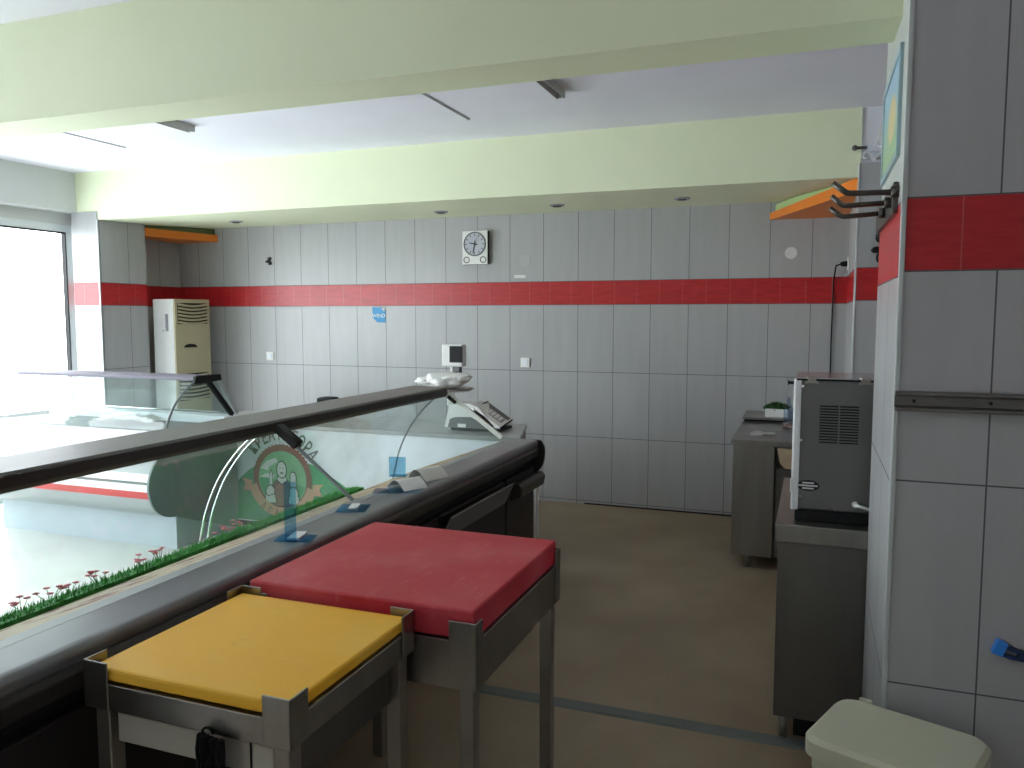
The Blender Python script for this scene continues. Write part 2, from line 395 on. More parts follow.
# corner boards near the ceiling
def corner_board(name, pts_top, pts_bot, lift, mats, label, mir):
    """triangular board: hypotenuse faces the room; a second thinner board lies on it"""
    A, B, Cc = [Vector(p) for p in pts_top]; a, b, c = [Vector(p) for p in pts_bot]
    t = thing(name, label, 'corner board', (c.x, c.y, c.z), 'corner boards under the rear beam')
    bm = MB(); bb = bmesh.new()
    v = [bb.verts.new(p) for p in (A, B, Cc, a, b, c)]
    for q in ((0, 1, 2), (3, 5, 4), (0, 3, 4, 1), (1, 4, 5, 2), (2, 5, 3, 0)): bb.faces.new([v[i] for i in q])
    bmesh.ops.recalc_face_normals(bb, faces=bb.faces); bm._merge(bb)
    obj('fascia_board', bm, mats[0], t, label='orange board')
    g = MB(); bb = bmesh.new(); s = .93; n = 10
    # second board with a curved front, set back on the first
    top = []
    for i in range(n+1):
        u = i/n; p = A.lerp(B, u); bulge = .10*math.sin(PI*u)
        p = Cc.lerp(p, s) + (p-Cc).normalized()*bulge*mir
        p.z = A.lerp(B, u).z+.001; top.append(p)
    top.append(Cc+Vector((0, 0, .001)))
    lo = [bb.verts.new(p) for p in top]; hi = [bb.verts.new(Vector((p.x, p.y, min(p.z+lift, 2.583+.029*(p.y-5.65))))) for p in top]
    m = len(lo); bb.faces.new(lo); bb.faces.new(hi[::-1])
    for i in range(m): bb.faces.new((lo[i], hi[i], hi[(i+1) % m], lo[(i+1) % m]))
    bmesh.ops.recalc_face_normals(bb, faces=bb.faces); g._merge(bb)
    obj('upper_board', g, mats[1], t, label='green board on top')
corner_board('corner_board', [(-.36, 6.92, 2.533), (.235, 5.66, 2.583), (.235, 6.92, 2.533)], [(-.36, 6.92, 2.479), (.235, 5.66, 2.498), (.235, 6.92, 2.479)],
             .065, (M_ORANGE, M_GREEN), 'orange and pale green corner board under the beam above the steel tables', 0.0)
corner_board('corner_board', [(-5.93, 6.92, 2.552), (-6.45, 5.70, 2.584), (-6.45, 6.92, 2.552)], [(-5.93, 6.92, 2.478), (-6.45, 5.70, 2.500), (-6.45, 6.92, 2.478)],
             .06, (M_ORANGE, M_DKGREEN), 'orange and dark green corner board above the tall cream air conditioner', 0.0)

# ------------------------------------------------------------------ text helper
def text_mesh(s, size, matrix, depth=.002):
    cu = bpy.data.curves.new('t', 'FONT'); cu.body = s; cu.size = size; cu.extrude = depth/2; cu.align_x = 'CENTER'; cu.align_y = 'CENTER'
    cu.offset = size*.018; cu.resolution_u = 3
    o = bpy.data.objects.new('t', cu); C.objects.link(o)
    bpy.context.view_layer.update()
    dg = bpy.context.evaluated_depsgraph_get(); me = bpy.data.meshes.new_from_object(o.evaluated_get(dg))
    b = bmesh.new(); b.from_mesh(me); bmesh.ops.transform(b, matrix=matrix, verts=b.verts)
    bpy.data.objects.remove(o); bpy.data.curves.remove(cu); bpy.data.meshes.remove(me)
    return b
FACE_NY = Matrix.Rotation(PI/2, 4, 'X')     # text plane XY -> XZ, facing -Y

# ------------------------------------------------------------------ wall things, back wall
def yb(px, py): return P(px, py, 1, YB)
# clock
q = P(477, 248, 1, YB)
t = thing('wall_clock', 'white rectangular wall clock with round dial and two small gauges', 'clock', (q.x, YB, q.z-.15))
w, h = .125, .152
obj('case', MB().box((q.x-w, YB-.045, q.z-h), (q.x+w, YB, q.z+h), .006), [M_BLACK], t, label='black case back')
obj('front_plate', MB().box((q.x-w-.001, YB-.053, q.z-h-.001), (q.x+w+.001, YB-.043, q.z+h+.001), .003), M_WHITE, t)
cz = q.z+.032
dial = MB().tube([(q.x, YB-.053, cz), (q.x, YB-.056, cz)], .104, 40)
d = obj('dial', dial, mat('dial_lilac', (.50, .51, .58), .3, var=.04), t)
obj('bezel', MB().tube([(q.x+math.cos(a)*.106, YB-.056, cz+math.sin(a)*.106) for a in [2*PI*k/40 for k in range(41)]], .006, 6), M_DGREY, t)
for k in range(12):
    a = PI/6*k
    obj('hour_mark', MB().box((-.004, -.0585, -.010), (.004, -.056, .010), M=Matrix.Translation((q.x+math.sin(a)*.085, YB, cz+math.cos(a)*.085)) @ Matrix.Rotation(a, 4, 'Y')), M_DGREY, d)
def hand(ang, ln, wd, tail=.03):
    return MB().box((-wd/2, -.061, -tail), (wd/2, -.0585, ln), M=Matrix.Translation((q.x, YB, cz)) @ Matrix.Rotation(ang, 4, 'Y'))
obj('hour_hand', hand(math.radians(282), .052, .009), M_BLACK, d)
obj('minute_hand', hand(math.radians(190), .082, .007), M_BLACK, d)
for sx in (-1, 1):
    gx, gz = q.x+sx*.083, q.z-.112
    gg = obj('gauge', MB().tube([(gx, YB-.053, gz), (gx, YB-.057, gz)], .031, 24), M_DGREY, t)
    obj('gauge_face', MB().tube([(gx+.003, YB-.057, gz), (gx+.003, YB-.0585, gz)], .022, 20), M_LGREY, gg)
# sockets and covers
def socket(px, py, label, s=.045):
    q = yb(px, py); t = thing('wall_socket', label, 'socket', (q.x, YB, q.z-s))
    obj('face_plate', MB().box((q.x-s, YB-.012, q.z-s), (q.x+s, YB, q.z+s), .004), M_WHITE, t)
    obj('switch_insert', MB().box((q.x-s*.55, YB-.018, q.z-s*.55), (q.x+s*.55, YB-.010, q.z+s*.55), .003), M_WHITEP, t)
socket(270.5, 356, 'small white square wall socket below the red tiles, near the air conditioner')
socket(525.5, 362.5, 'small white square wall socket to the right of the scale')
q = yb(525, 261)
solo('junction_cover', MB().tube([(q.x, YB, q.z), (q.x, YB-.006, q.z)], .055, 28), mat('tile_grey_cover', (.45, .45, .45), .5, var=.03), 'faint round grey junction cover right of the wall clock', 'junction cover')
q = yb(520, 276.5)
solo('wall_tag', MB().box((q.x-.055, YB-.004, q.z-.014), (q.x+.055, YB, q.z+.014), .002), M_LGREY, 'small pale strip tag just above the red tiles beneath the round cover', 'tag')
q = yb(791, 253)
solo('junction_cover', MB().tube([(q.x, YB, q.z), (q.x, YB-.008, q.z)], .048, 28), M_LGREY, 'round pale junction cover under the right corner board', 'junction cover')
q = yb(269, 261)
m = MB().blob((q.x+.012, YB-.012, q.z+.022), (.022, .018, .018), 2, .5, 3, 0, 1).blob((q.x-.01, YB-.012, q.z-.006), (.024, .018, .014), 2, .5, 3, 0, 2).blob((q.x+.02, YB-.012, q.z-.026), (.02, .016, .018), 2, .5, 3, 0, 4)
solo('wall_hook', m, M_BLACK, 'small black hook with wire ends high on the left part of the back wall', 'hook')
# blue sticker
q0, q1 = yb(372.5, 307.5), yb(385.7, 322.5)
x0, x1, z1, z0 = q0.x, q1.x, q0.z, q1.z; y = YB-.003
wd = x1-x0
t = thing('round_sticker', 'blue sticker with cut corner and white lettering under the red tiles', 'sticker', ((x0+x1)/2, YB, z0))
t.name = 'wall_sticker'; WL[t.name] = Vector(((x0+x1)/2, YB, z0))
obj('backing', MB().poly([(x0, y, z1), (x1-.03, y, z1), (x1, y, z1-.03), (x1, y, z0), (x0+.055, y, z0), (x0, y, z0+.05)], -.002), M_BLUE, t)
obj('curled_corner', MB().poly([(x1-.045, y-.004, z1-.005), (x1-.005, y-.012, z1-.01), (x1-.01, y-.006, z1-.045)], -.001), M_PAPER, t)
tm = MB(); tm._merge(text_mesh('WIND', .052, Matrix.Translation(((x0+x1)/2, y-.003, (z0+z1)/2-.008)) @ FACE_NY))
obj('lettering', tm, mat('pale_blue_ink', (.65, .85, .95), .5, var=.02), t)
# plug, cable on the right
q = P(846.5, 264, 0, XR)
q = Vector((XR, 6.72, 2.10))
t = thing('wall_socket', 'white wall socket with a black plug in the right corner above the red tiles', 'socket', (XR, q.y, q.z-.05))
obj('face_plate', MB().box((XR-.012, q.y-.045, q.z-.05), (XR, q.y+.045, q.z+.05), .004), M_WHITE, t)
kx = P(833, 300, 1, YB-.015).x
path = [(XR-.05, q.y, q.z), (XR-.09, q.y+.03, q.z-.01), (kx+.01, q.y+.14, q.z-.03), (kx, YB-.012, q.z-.12), (kx, YB-.012, 1.9), (kx-.004, YB-.012, 1.5), (kx-.002, YB-.012, 1.2), (kx+.01, YB-.02, .93)]
m = MB().tube(path, .006, 8)
c = thing('power_cable', 'thin black power cable hanging down the back wall beside the machine', 'cable', (kx, YB-.01, .93))
obj('cord', m, M_BLACK, c); obj('plug', MB().tube([(XR-.012, q.y, q.z), (XR-.05, q.y, q.z), (XR-.065, q.y, q.z)], [.022, .02, .008], 14), M_BLACK, c)

# ------------------------------------------------------------------ air conditioner
ax0, ax1, ay0, ay1, az = -6.18, -5.90, 6.24, 6.73, 1.868
t = thing('floor_air_conditioner', 'tall cream floor standing air conditioner in the left corner', 'air conditioner', ((ax0+ax1)/2, (ay0+ay1)/2, 0))
obj('casing', MB().box((ax0, ay0, 0), (ax1-.02, ay1, az), .012), M_WHITE, t, label='off-white side casing')
obj('front_panel', MB().box((ax1-.02, ay0, .04), (ax1, ay1, az), .006), M_CREAMD, t, label='cream front panel')
def grille(z0, z1, n, curve):
    g = MB().box((ax1-.012, ay0+.035, z0), (ax1+.002, ay1-.04, z1), .002, 0)
    sl = MB()
    for i in range(n):
        z = z0+(z1-z0)*(i+.6)/n
        pts = [(ax1+.004, ay0+.04+(ay1-ay0-.085)*u, z-curve*math.sin(PI*u)*(1 if curve else 0)) for u in [j/8 for j in range(9)]]
        sl.tube(pts, .011, 8)
    o = obj('air_grille', g, M_BLACK, t); obj('louvre', sl, M_CREAMD, o)
grille(1.62, 1.83, 6, .018)
grille(.85, 1.12, 7, .012)
pts = [(ay0+.20+.09*math.cos(a), 1.385+.035*math.sin(a)) for a in [PI*k/12 for k in range(13)]]
obj('badge', MB().prism([(ax1+.0, p[0]) if False else (p[0], p[1]) for p in pts], 0, ax1-.001, ax1+.005), M_BLACK, t)
obj('side_label', MB().box((ax1-.12, ay0-.002, 1.55), (ax1-.085, ay0+.002, 1.72)).box((ax1-.155, ay0-.002, 1.545), (ax1-.145, ay0+.002, 1.56)), mat('grey_label', (.3, .3, .33), .5, var=.3, nscale=60), t)

# ------------------------------------------------------------------ display case A (staff side facing us, runs in depth)
def lerp(a, b, u): return a+(b-a)*u
def smooth(pts, n=6):
    """Catmull-Rom through 2-D points"""
    out = []
    P_ = [Vector(p) for p in pts]
    for i in range(len(P_)-1):
        p0 = P_[max(i-1, 0)]; p1 = P_[i]; p2 = P_[i+1]; p3 = P_[min(i+2, len(P_)-1)]
        for k in range(n):
            u = k/n
            out.append(tuple(.5*((2*p1)+(p2-p0)*u+(2*p0-5*p1+4*p2-p3)*u*u+(3*p1-p0-3*p2+p3)*u**3)))
    out.append(tuple(P_[-1])); return out
YA0, YA1 = .90, 4.83
A = thing('display_case', 'long meat display case with curved glass and dark canopy beside the cutting tables', 'display case', (-2.1, (YA0+YA1)/2, 0))
obj('plinth', MB().box((-2.48, YA0+.05, 0), (-1.78, YA1-.08, .20)), M_BLACK, A)
obj('body', MB().prism([(-1.70, .20), (-1.69, .86), (-1.90, .86), (-2.62, .56), (-2.74, .50), (-2.76, .44), (-2.70, .34), (-2.58, .27), (-2.48, .20)], 1, YA0, YA1-.01), M_DARK, A)
# worktop with a rolled nose
nose = smooth([(-1.672, .905), (-1.655, .902), (-1.643, .890), (-1.642, .870)], 4)
wt = [(-1.80, .905)] + nose + [(-1.645, .862), (-1.80, .862)]
obj('worktop', MB().prism(wt, 1, YA0, YA1+.01), M_WORK, A)
obj('worktop_nose', MB().prism([(-1.646, .862), (-1.632, .845), (-1.636, .800), (-1.66, .79), (-1.69, .86)], 1, YA0, YA1+.01, .004), M_CANOPYD, A)
obj('worktop_end_cap', MB().prism(smooth([(-1.628, .903), (-1.600, .86), (-1.600, .79), (-1.615, .735), (-1.65, .69)], 4)+[(-1.72, .68), (-1.72, .905)], 1, YA1+.01, YA1+.03, .003), M_CANOPYD, A)
obj('worktop_lip', MB().prism([(-1.802, .905), (-1.885, .889), (-1.885, .86), (-1.802, .862)], 1, YA0, YA1-.005, .002), mat('lip_grey', (.24, .24, .235), .6, .1, var=.04), A)
obj('deck', MB().prism([(-1.885, .885), (-2.50, .660), (-2.60, .610), (-2.68, .570), (-2.68, .545), (-2.50, .63), (-1.885, .86)], 1, YA0, YA1-.005), M_DECK, A, label='beige and brown stone deck')
obj('deck_front_rail', MB().box((-2.70, YA0, .54), (-2.672, YA1, .578), .004), M_DARKG, A)
arcA = smooth([(-2.685, .560), (-2.665, .645), (-2.625, .79), (-2.545, .95), (-2.43, 1.09), (-2.31, 1.185)], 6)
for a, b in ((YA0+.01, 2.945), (2.965, 4.81)):
    obj('curved_glass', MB().ribbon(arcA, 1, a, b, .006), M_GLASS, A)
def end_pane(y, t=.008, yy=None):
    poly = list(arcA)+[(-2.27, 1.185), (-1.88, .905), (-1.885, .885), (-2.50, .663), (-2.60, .615)]
    return MB().prism(poly, 1, y, y+t)
def support(y, m, w, x0=-2.30, z0=1.195, x1=-1.885, z1=.90, th=.012):
    d = Vector((x1-x0, z1-z0)).normalized(); n_ = Vector((-d.y, d.x))*w
    return MB().prism([(x0, z0), (x1, z1), (x1+n_.x, z1+n_.y), (x0+n_.x, z0+n_.y)], 1, y, y+th, .002)
for y in (YA0, 2.95, 4.80):
    obj('divider_glass', end_pane(y), M_GLASS, A)
for y, m in ((2.943, M_DARKG), (4.79, M_LGREY)):
    xs0, xs1 = (-2.235, -1.85) if y < 4 else (-2.30, -1.885)
    obj('support_edge', support(y, m, .014 if y < 4 else .030, x0=xs0, x1=xs1, th=.012 if y < 4 else .02), m, A)
    # bracket block at the top of the support
    d = Vector((.415, -.295)).normalized()
    x0, z0 = xs0, 1.19
    if y < 4: p, q_, wdt = .0, .13, .038
    else: p, q_, wdt = .05, .12, .02
    n_ = Vector((.58, .81))*wdt
    obj('support_bracket', MB().prism([(x0+d.x*p, z0+d.y*p), (x0+d.x*q_, z0+d.y*q_), (x0+d.x*q_+n_.x, z0+d.y*q_+n_.y), (x0+d.x*p+n_.x, z0+d.y*p+n_.y)], 1, y-.02, y+.03, .004), M_BLACK, A)
for y in (2.935, 2.985):
    obj('glass_edge_trim', MB().tube([(p[0]-.006, y, p[1]) for p in arcA], .0045, 8), M_CHROME, A)
obj('glass_edge_trim', MB().tube([(p[0]-.004, 4.805, p[1]) for p in arcA], .006, 8), M_DARKG, A)
cv = [(-2.25, 1.222), (-2.25, 1.185), (-2.262, 1.168), (-2.29, 1.163), (-2.45, 1.185), (-2.50, 1.215), (-2.505, 1.230), (-2.30, 1.232)]
obj('canopy', MB().prism(cv, 1, YA0-.02, 4.775, .004), M_CANOPYD, A)
obj('canopy_top', MB().prism([(-2.255, 1.224), (-2.50, 1.230), (-2.50, 1.236), (-2.262, 1.232)], 1, YA0-.02, 4.77), M_CANOPY, A)
# staff side doors
edges = [1.02, 1.95, 2.88, 3.42, 4.30, 4.81]
for k in range(len(edges)-1):
    a, b = edges[k]+.012, edges[k+1]-.012
    d = obj('door', MB().box((-1.692, a, .25), (-1.655, b, .74), .005), M_DARK, A)
    if k == 3:
        hb = MB().prism([(-1.655, .62), (-1.648, .615), (-1.590, .735), (-1.597, .742)], 1, a-.02, b-.02, .002)
        obj('handle', hb, M_DGREY, d)
    elif k == 4:
        hb = MB().prism([(-1.655, .70), (-1.60, .715), (-1.575, .69), (-1.585, .63), (-1.655, .60)], 1, a+.05, b+.0, .008)
        obj('handle', hb, M_CANOPYD, d)
obj('fascia_strip', MB().box((-1.695, YA0+.02, .76), (-1.665, YA1-.03, .85), .003), M_BLACK, A)
for y in (YA0+.15, YA1-.18):
    for x in (-1.76, -2.40): pass
obj('drain_pipe', MB().tube([(-1.665, YA1+.06, 0), (-1.665, YA1+.06, .66)], .014, 12).tube([(-1.665, YA1+.06, .655), (-1.70, YA1-.02, .665)], .014, 12), M_WHITE, A, label='white drain pipe')
obj('end_foot', MB().box((-1.70, YA1-.09, 0), (-1.66, YA1-.05, .20), .003), M_BLACK, A)

# grass garnish with flowers
G = thing('grass_garland', 'green artificial grass strip with pink flowers along the case deck', 'artificial grass', (-2.6, 2.6, .66))
gb = MB(); bb = bmesh.new(); rnd = random.Random(3)
def blade(b, x, y, z, h, w, dx, dy):
    a = rnd.random()*PI; cx, cy = math.cos(a)*w, math.sin(a)*w
    v = [b.verts.new(p) for p in ((x-cx, y-cy, z), (x+cx, y+cy, z), (x+dx*.5+cx*.6, y+dy*.5+cy*.6, z+h*.6), (x+dx*.5-cx*.6, y+dy*.5-cy*.6, z+h*.6), (x+dx, y+dy, z+h))]
    b.faces.new((v[0], v[1], v[2], v[3])); b.faces.new((v[3], v[2], v[4]))
yy = 1.3
while yy < 4.12:
    for k in range(7):
        x = -2.545+(rnd.random()-.5)*.08
        if yy > 4.05 and rnd.random() < .5: continue
        blade(bb, x, yy+rnd.random()*.006, .662+(x+2.5)*.05, .014+rnd.random()*.024, .0022, (rnd.random()-.5)*.02, (rnd.random()-.5)*.02)
    yy += .0045
gb._merge(bb)
gb.prism([(-2.59, .617), (-2.505, .659), (-2.508, .674), (-2.585, .668)], 1, 1.28, 4.13)
obj('grass_strip', gb, M_GRASS, G)
for k, (px, py) in enumerate(((5, 611), (22, 607), (50, 600), (72, 592), (98, 580), (141, 563), (160, 556), (220, 532), (236, 527))):
    q = P(px, py+6, 0, -2.55)
    fl = MB()
    for j in range(6 if k not in (0, 1, 3) else 3):
        cx, cy, cz = q.x+rnd.uniform(-.02, .02), q.y+rnd.uniform(-.045, .045), .712+rnd.uniform(-.012, .015)
        fl.tube([(q.x, q.y, .665), (cx, cy, cz)], .0012, 5, mi=1)
        for p_ in range(5):
            a = 2*PI*p_/5
            fl.blob((cx+math.cos(a)*.007, cy+math.sin(a)*.007, cz+.003), (.006, .006, .003), 1, .3, 3, 0, p_)
    obj('flower', fl, [M_PINK, M_GRASS], G)

# ------------------------------------------------------------------ back counter with the printed front
BX0, BX1, BY0, BY1, BZ = -4.75, -1.885, 5.17, 5.86, .855
t = thing('back_counter', 'long white counter behind the display cases with a printed butcher emblem front', 'counter', ((BX0+BX1)/2, (BY0+BY1)/2, 0))
obj('front_panel', MB().box((BX0, BY0, .06), (-2.02, BY0+.02, BZ-.03)), M_WHITEP, t)
obj('carcass', MB().prism([(BX0, BY0+.02), (BX1-.03, BY0+.02), (BX1-.22, BY1-.02), (BX0, BY1-.02)], 2, .06, BZ-.03), M_WHITEP, t)
obj('plinth', MB().box((BX0+.03, BY0+.05, 0), (BX1-.25, BY1-.05, .06)), M_BLACK, t)
obj('countertop', MB().prism([(BX0, BY0-.01), (BX1, BY0-.01), (BX1-.195, BY1), (BX0, BY1)], 2, BZ-.03, BZ, .003), mat('pale_grey_top', (.36, .37, .37), .3, .2, var=.05), t)
obj('side_panel', MB().prism([(BX1-.03, BY0+.01), (BX1-.01, BY0+.01), (BX1-.20, BY1-.01), (BX1-.22, BY1-.01)], 2, 0, BZ-.03), M_STEELD, t)
# emblem: pieces lie on the front panel
ey = BY0-.001
ec = P(282.5, 479, 1, ey); R0 = abs(P(311, 477, 1, ey).x-P(254, 477, 1, ey).x)/2
em = MB()
gx0 = -4.60
def flat(mb, pts, lay, mi=0):
    mb.poly([(p[0], ey-lay*.0012, p[1]) for p in pts], -.0008 if True else 0, mi)
M_EG = mat('emblem_green', (.10, .42, .20), .45, var=.08, nscale=4); M_EGL = mat('emblem_light_green', (.28, .60, .32), .45, var=.05)
M_EM = mat('emblem_maroon', (.36, .11, .10), .5, var=.06); M_EP = mat('emblem_salmon', (.80, .42, .28), .5, var=.06)
M_EW = mat('emblem_white', (.85, .85, .83), .5, var=.02); M_ET = mat('emblem_grey_letters', (.16, .15, .15), .5, var=.1)
hill = [(BX0+.01, .07), (BX0+.01, .15)]
hx = [(-4.6, .17), (-4.40, .28), (-4.26, .42), (-4.15, .50), (-4.0, .55), (-3.80, .57), (-3.62, .56), (-3.48, .50), (-3.33, .42), (-3.2, .33), (-3.05, .22), (-2.9, .10), (-2.85, .07)]
flat(em, [(BX0+.01, .07)]+hx[:0]+[(BX0+.01, .16)]+smooth(hx, 4), 0, 0)
e0 = obj('emblem', em, [M_EG], t, label='printed butcher emblem on green hills')
def disc(c, r, n=48, a0=0, a1=2*PI): return [(c[0]+math.cos(a0+(a1-a0)*k/n)*r, c[1]+math.sin(a0+(a1-a0)*k/n)*r) for k in range(n + (0 if abs(a1-a0-2*PI) < 1e-6 else 1))]
cc = (ec.x, ec.z)
mb = MB(); saw = []
for k in range(96):
    a = 2*PI*k/96; r = R0*(1.05 if k % 2 else 1.0); saw.append((cc[0]+math.cos(a)*r, cc[1]+math.sin(a)*r))
flat(mb, saw, 1); obj('emblem_ring', mb, M_EM, e0)
mb = MB(); flat(mb, disc(cc, R0*.83), 2)
obj('emblem_field', mb, M_EGL, e0)
mb = MB()
flat(mb, [(cc[0]+u*R0, cc[1]+v*R0) for u, v in ((-.78, -.25), (-.8, -.02), (-.45, .05), (-.2, -.1), (.2, .0), (.5, -.1), (.79, -.22), (.6, -.55), (0, -.82), (-.6, -.55))], 3, 0)
obj('emblem_hill', mb, M_EG, e0)
mb = MB()
flat(mb, [(cc[0]+u*R0, cc[1]+v*R0) for u, v in ((-.76, .28), (-.55, .50), (-.2, .62), (-.15, .5), (-.45, .35), (-.5, .22))], 3, 0)
flat(mb, [(cc[0]+u*R0, cc[1]+v*R0) for u, v in ((-.8, .02), (-.55, .14), (-.25, .1), (-.3, .0))], 3.4, 0)
obj('emblem_cloud', mb, M_EW, e0)
# butcher figure
mb = MB()
def fig(pts, mi, lay):
    cu_ = sum(p_[0] for p_ in pts)/len(pts); cv_ = sum(p_[1] for p_ in pts)/len(pts)
    if mi != 2:
        big = []
        for u, v in pts:
            d_ = Vector((u-cu_, v-cv_)); d_ = d_*(1+.03/max(d_.length, .05)); big.append((cu_+d_.x, cv_+d_.y))
        flat(mb, [(cc[0]+u*R0, cc[1]+v*R0) for u, v in big], lay-.3, 2)
    flat(mb, [(cc[0]+u*R0, cc[1]+v*R0) for u, v in pts], lay, mi)
fig([(-.5, -.78), (-.44, -.45), (-.3, -.2), (-.18, -.05), (.18, -.05), (.3, -.2), (.44, -.45), (.5, -.78)], 1, 5)        # shirt
fig([(-.24, -.80), (-.26, -.25), (-.12, -.12), (.12, -.12), (.26, -.25), (.24, -.80)], 1, 6)                              # apron
fig([(.10*math.cos(a)*1.55, .28+.235*math.sin(a)) for a in [2*PI*k/24 for k in range(24)]], 0, 7)                         # head
fig([(-.17, -.02), (-.10, .12), (.10, .12), (.17, -.02), (.0, -.14)], 0, 6.5)                                             # collar
fig([(-.07, .17), (-.03, .205), (.03, .205), (.07, .17), (.035, .175), (0, .16), (-.035, .175)], 2, 8)                    # moustache
fig([(-.08, .335), (-.03, .345), (-.03, .325), (-.08, .315)], 2, 8); fig([(.03, .345), (.08, .335), (.08, .315), (.03, .325)], 2, 8)
for sx in (-1, 1):                                                                                                        # raised fists holding knife and meat fork
    fig([(sx*.50, -.52), (sx*.28, -.44), (sx*.27, -.30), (sx*.38, -.20), (sx*.50, -.26), (sx*.56, -.40)], 0, 8)
    fig([(sx*.58, -.75), (sx*.58, -.50), (sx*.40, -.40), (sx*.26, -.48), (sx*.22, -.70)], 0, 7.5)
fig([(-.44, -.20), (-.34, -.20), (-.32, .05), (-.36, .24), (-.42, .12)], 3, 7)
fig([(.30, -.20), (.48, -.20), (.49, .12), (.44, .22), (.34, .22), (.30, .12)], 0, 7)
obj('emblem_butcher', mb, [M_EW, M_EM, M_BLACK, M_LGREY], e0)
# ribbon
mb = MB(); rb = []
n = 20
for k in range(n+1): a = math.radians(lerp(196, 344, k/n)); rb.append((cc[0]+math.cos(a)*R0*1.22, cc[1]+math.sin(a)*R0*1.22+.02))
for k in range(n+1): a = math.radians(lerp(344, 196, k/n)); rb.append((cc[0]+math.cos(a)*R0*.92, cc[1]+math.sin(a)*R0*.92+.02))
flat(mb, rb, 9)
for s_ in (-1, 1): flat(mb, [(cc[0]+s_*R0*1.05, cc[1]-R0*.10), (cc[0]+s_*R0*1.42, cc[1]-R0*.05), (cc[0]+s_*R0*1.28, cc[1]-R0*.22), (cc[0]+s_*R0*1.38, cc[1]-R0*.42), (cc[0]+s_*R0*1.10, cc[1]-R0*.40)], 8.5)
obj('emblem_ribbon', mb, M_EP, e0)
def arc_text(s, r, a0, a1, size, m, name, lay, flip=False):
    n = len(s)
    for k, ch in enumerate(s):
        mb = MB()
        a = math.radians(lerp(a0, a1, k/(n-1))); rot = (a-PI/2) if not flip else (a+PI/2)
        M_ = Matrix.Translation((cc[0]+math.cos(a)*r, ey-lay*.0012-.001, cc[1]+math.sin(a)*r)) @ FACE_NY @ Matrix.Rotation(rot, 4, 'Z') @ Matrix.Diagonal((.95, 1.45, 1, 1))
        mb._merge(text_mesh(ch, size, M_, .001)); obj(name, mb, m, e0)
arc_text('ΚΡΕΑΤΑΓΟΡΑ', R0*1.31, 140, 36, R0*.36, M_ET, 'emblem_letter', 3)
arc_text('ΑΓΑΘΟΥ', R0*1.07, 232, 300, R0*.22, M_EM, 'ribbon_letter', 10, True)

# ------------------------------------------------------------------ scale on the back counter
rz = math.radians(0)
SC = thing('weighing_scale', 'grey and white electronic shop scale with slanted keypad and pole display', 'scale', (-2.35, 5.45, BZ))
sy = 5.35
p = lambda x, y: (P(x, y, 1, sy).x, P(x, y, 1, sy).z)
zb_ = BZ+.02
body = [p(444, 427), p(449, 405), p(470, 404), p(478, 407), p(490, 421), p(497, 428)]
body = [(q_[0], max(q_[1], zb_)) for q_ in body]
obj('body', MB().prism(body, 1, sy, sy+.26, .006), M_LGREY, SC)
arch = [p(448, 428), p(450, 419), p(455, 417), p(470, 417), p(478, 421), p(488, 430)]
arch = [(q_[0], max(q_[1], zb_+.003)) for q_ in arch]
o = obj('side_recess', MB().prism(arch, 1, sy-.004, sy+.01), M_DGREY, SC)
obj('rating_label', MB().box((p(458, 424)[0], sy-.006, p(458, 427)[1]), (p(466, 424)[0], sy-.003, p(458, 423.5)[1])), M_PAPER, SC)
obj('base_tray', MB().box((p(450, 432)[0], sy+.01, BZ+.004), (p(500, 432)[0], sy+.25, BZ+.024), .004), M_BLACK, SC)
kp = [p(470, 409), p(480, 407), p(487, 405), p(512, 424), p(511, 428), p(488, 429)]
kp = [P(474, 409, 1, sy), P(488, 402, 1, sy+.24), P(512, 419, 1, sy+.24), P(500, 427.5, 1, sy)]
lo_ = [Vector((v.x, v.y, zb_+.012)) for v in kp]
kb = MB(); bb = bmesh.new(); va = [bb.verts.new(v) for v in kp]; vb = [bb.verts.new((v.x, v.y, min(v.z-.01, zb_+.03))) for v in kp]
bb.faces.new(va); bb.faces.new(vb[::-1])
for i in range(4): bb.faces.new((va[i], vb[i], vb[(i+1) % 4], va[(i+1) % 4]))
bmesh.ops.recalc_face_normals(bb, faces=bb.faces); kb._merge(bb)
kpo = obj('keypad_housing', kb, M_LGREY, SC)
def inset(q4, a0, a1, b0, b1, up=.003):
    f_ = lambda u, v: (q4[0].lerp(q4[1], v)).lerp(q4[3].lerp(q4[2], v), u)
    n_ = (q4[3]-q4[0]).cross(q4[1]-q4[0]).normalized(); n_ = n_ if n_.z > 0 else -n_
    return [f_(a0, b0)+n_*up, f_(a1, b0)+n_*up, f_(a1, b1)+n_*up, f_(a0, b1)+n_*up]
obj('keypad', MB().poly(inset(kp, .12, .9, .30, .68), .003), M_KEY, kpo)
obj('keypad_border', MB().poly(inset(kp, .06, .96, .72, .96), .003), M_DGREY, kpo)
kk = MB()
for i in range(5):
    for j in range(3): kk.poly(inset(kp, .16+.14*i, .26+.14*i, .34+.11*j, .42+.11*j, .006), .003)
obj('keys', kk, M_LGREY, kpo)
obj('keypad_rim', MB().tube([kp[1]+Vector((0, 0, .004)), kp[0]+Vector((0, 0, .004))], .006, 6), M_BLACK, kpo)
obj('keypad_rim', MB().tube([kp[3]-Vector((0, 0, .006)), kp[2]-Vector((0, 0, .006))], .007, 6), M_BLACK, kpo)
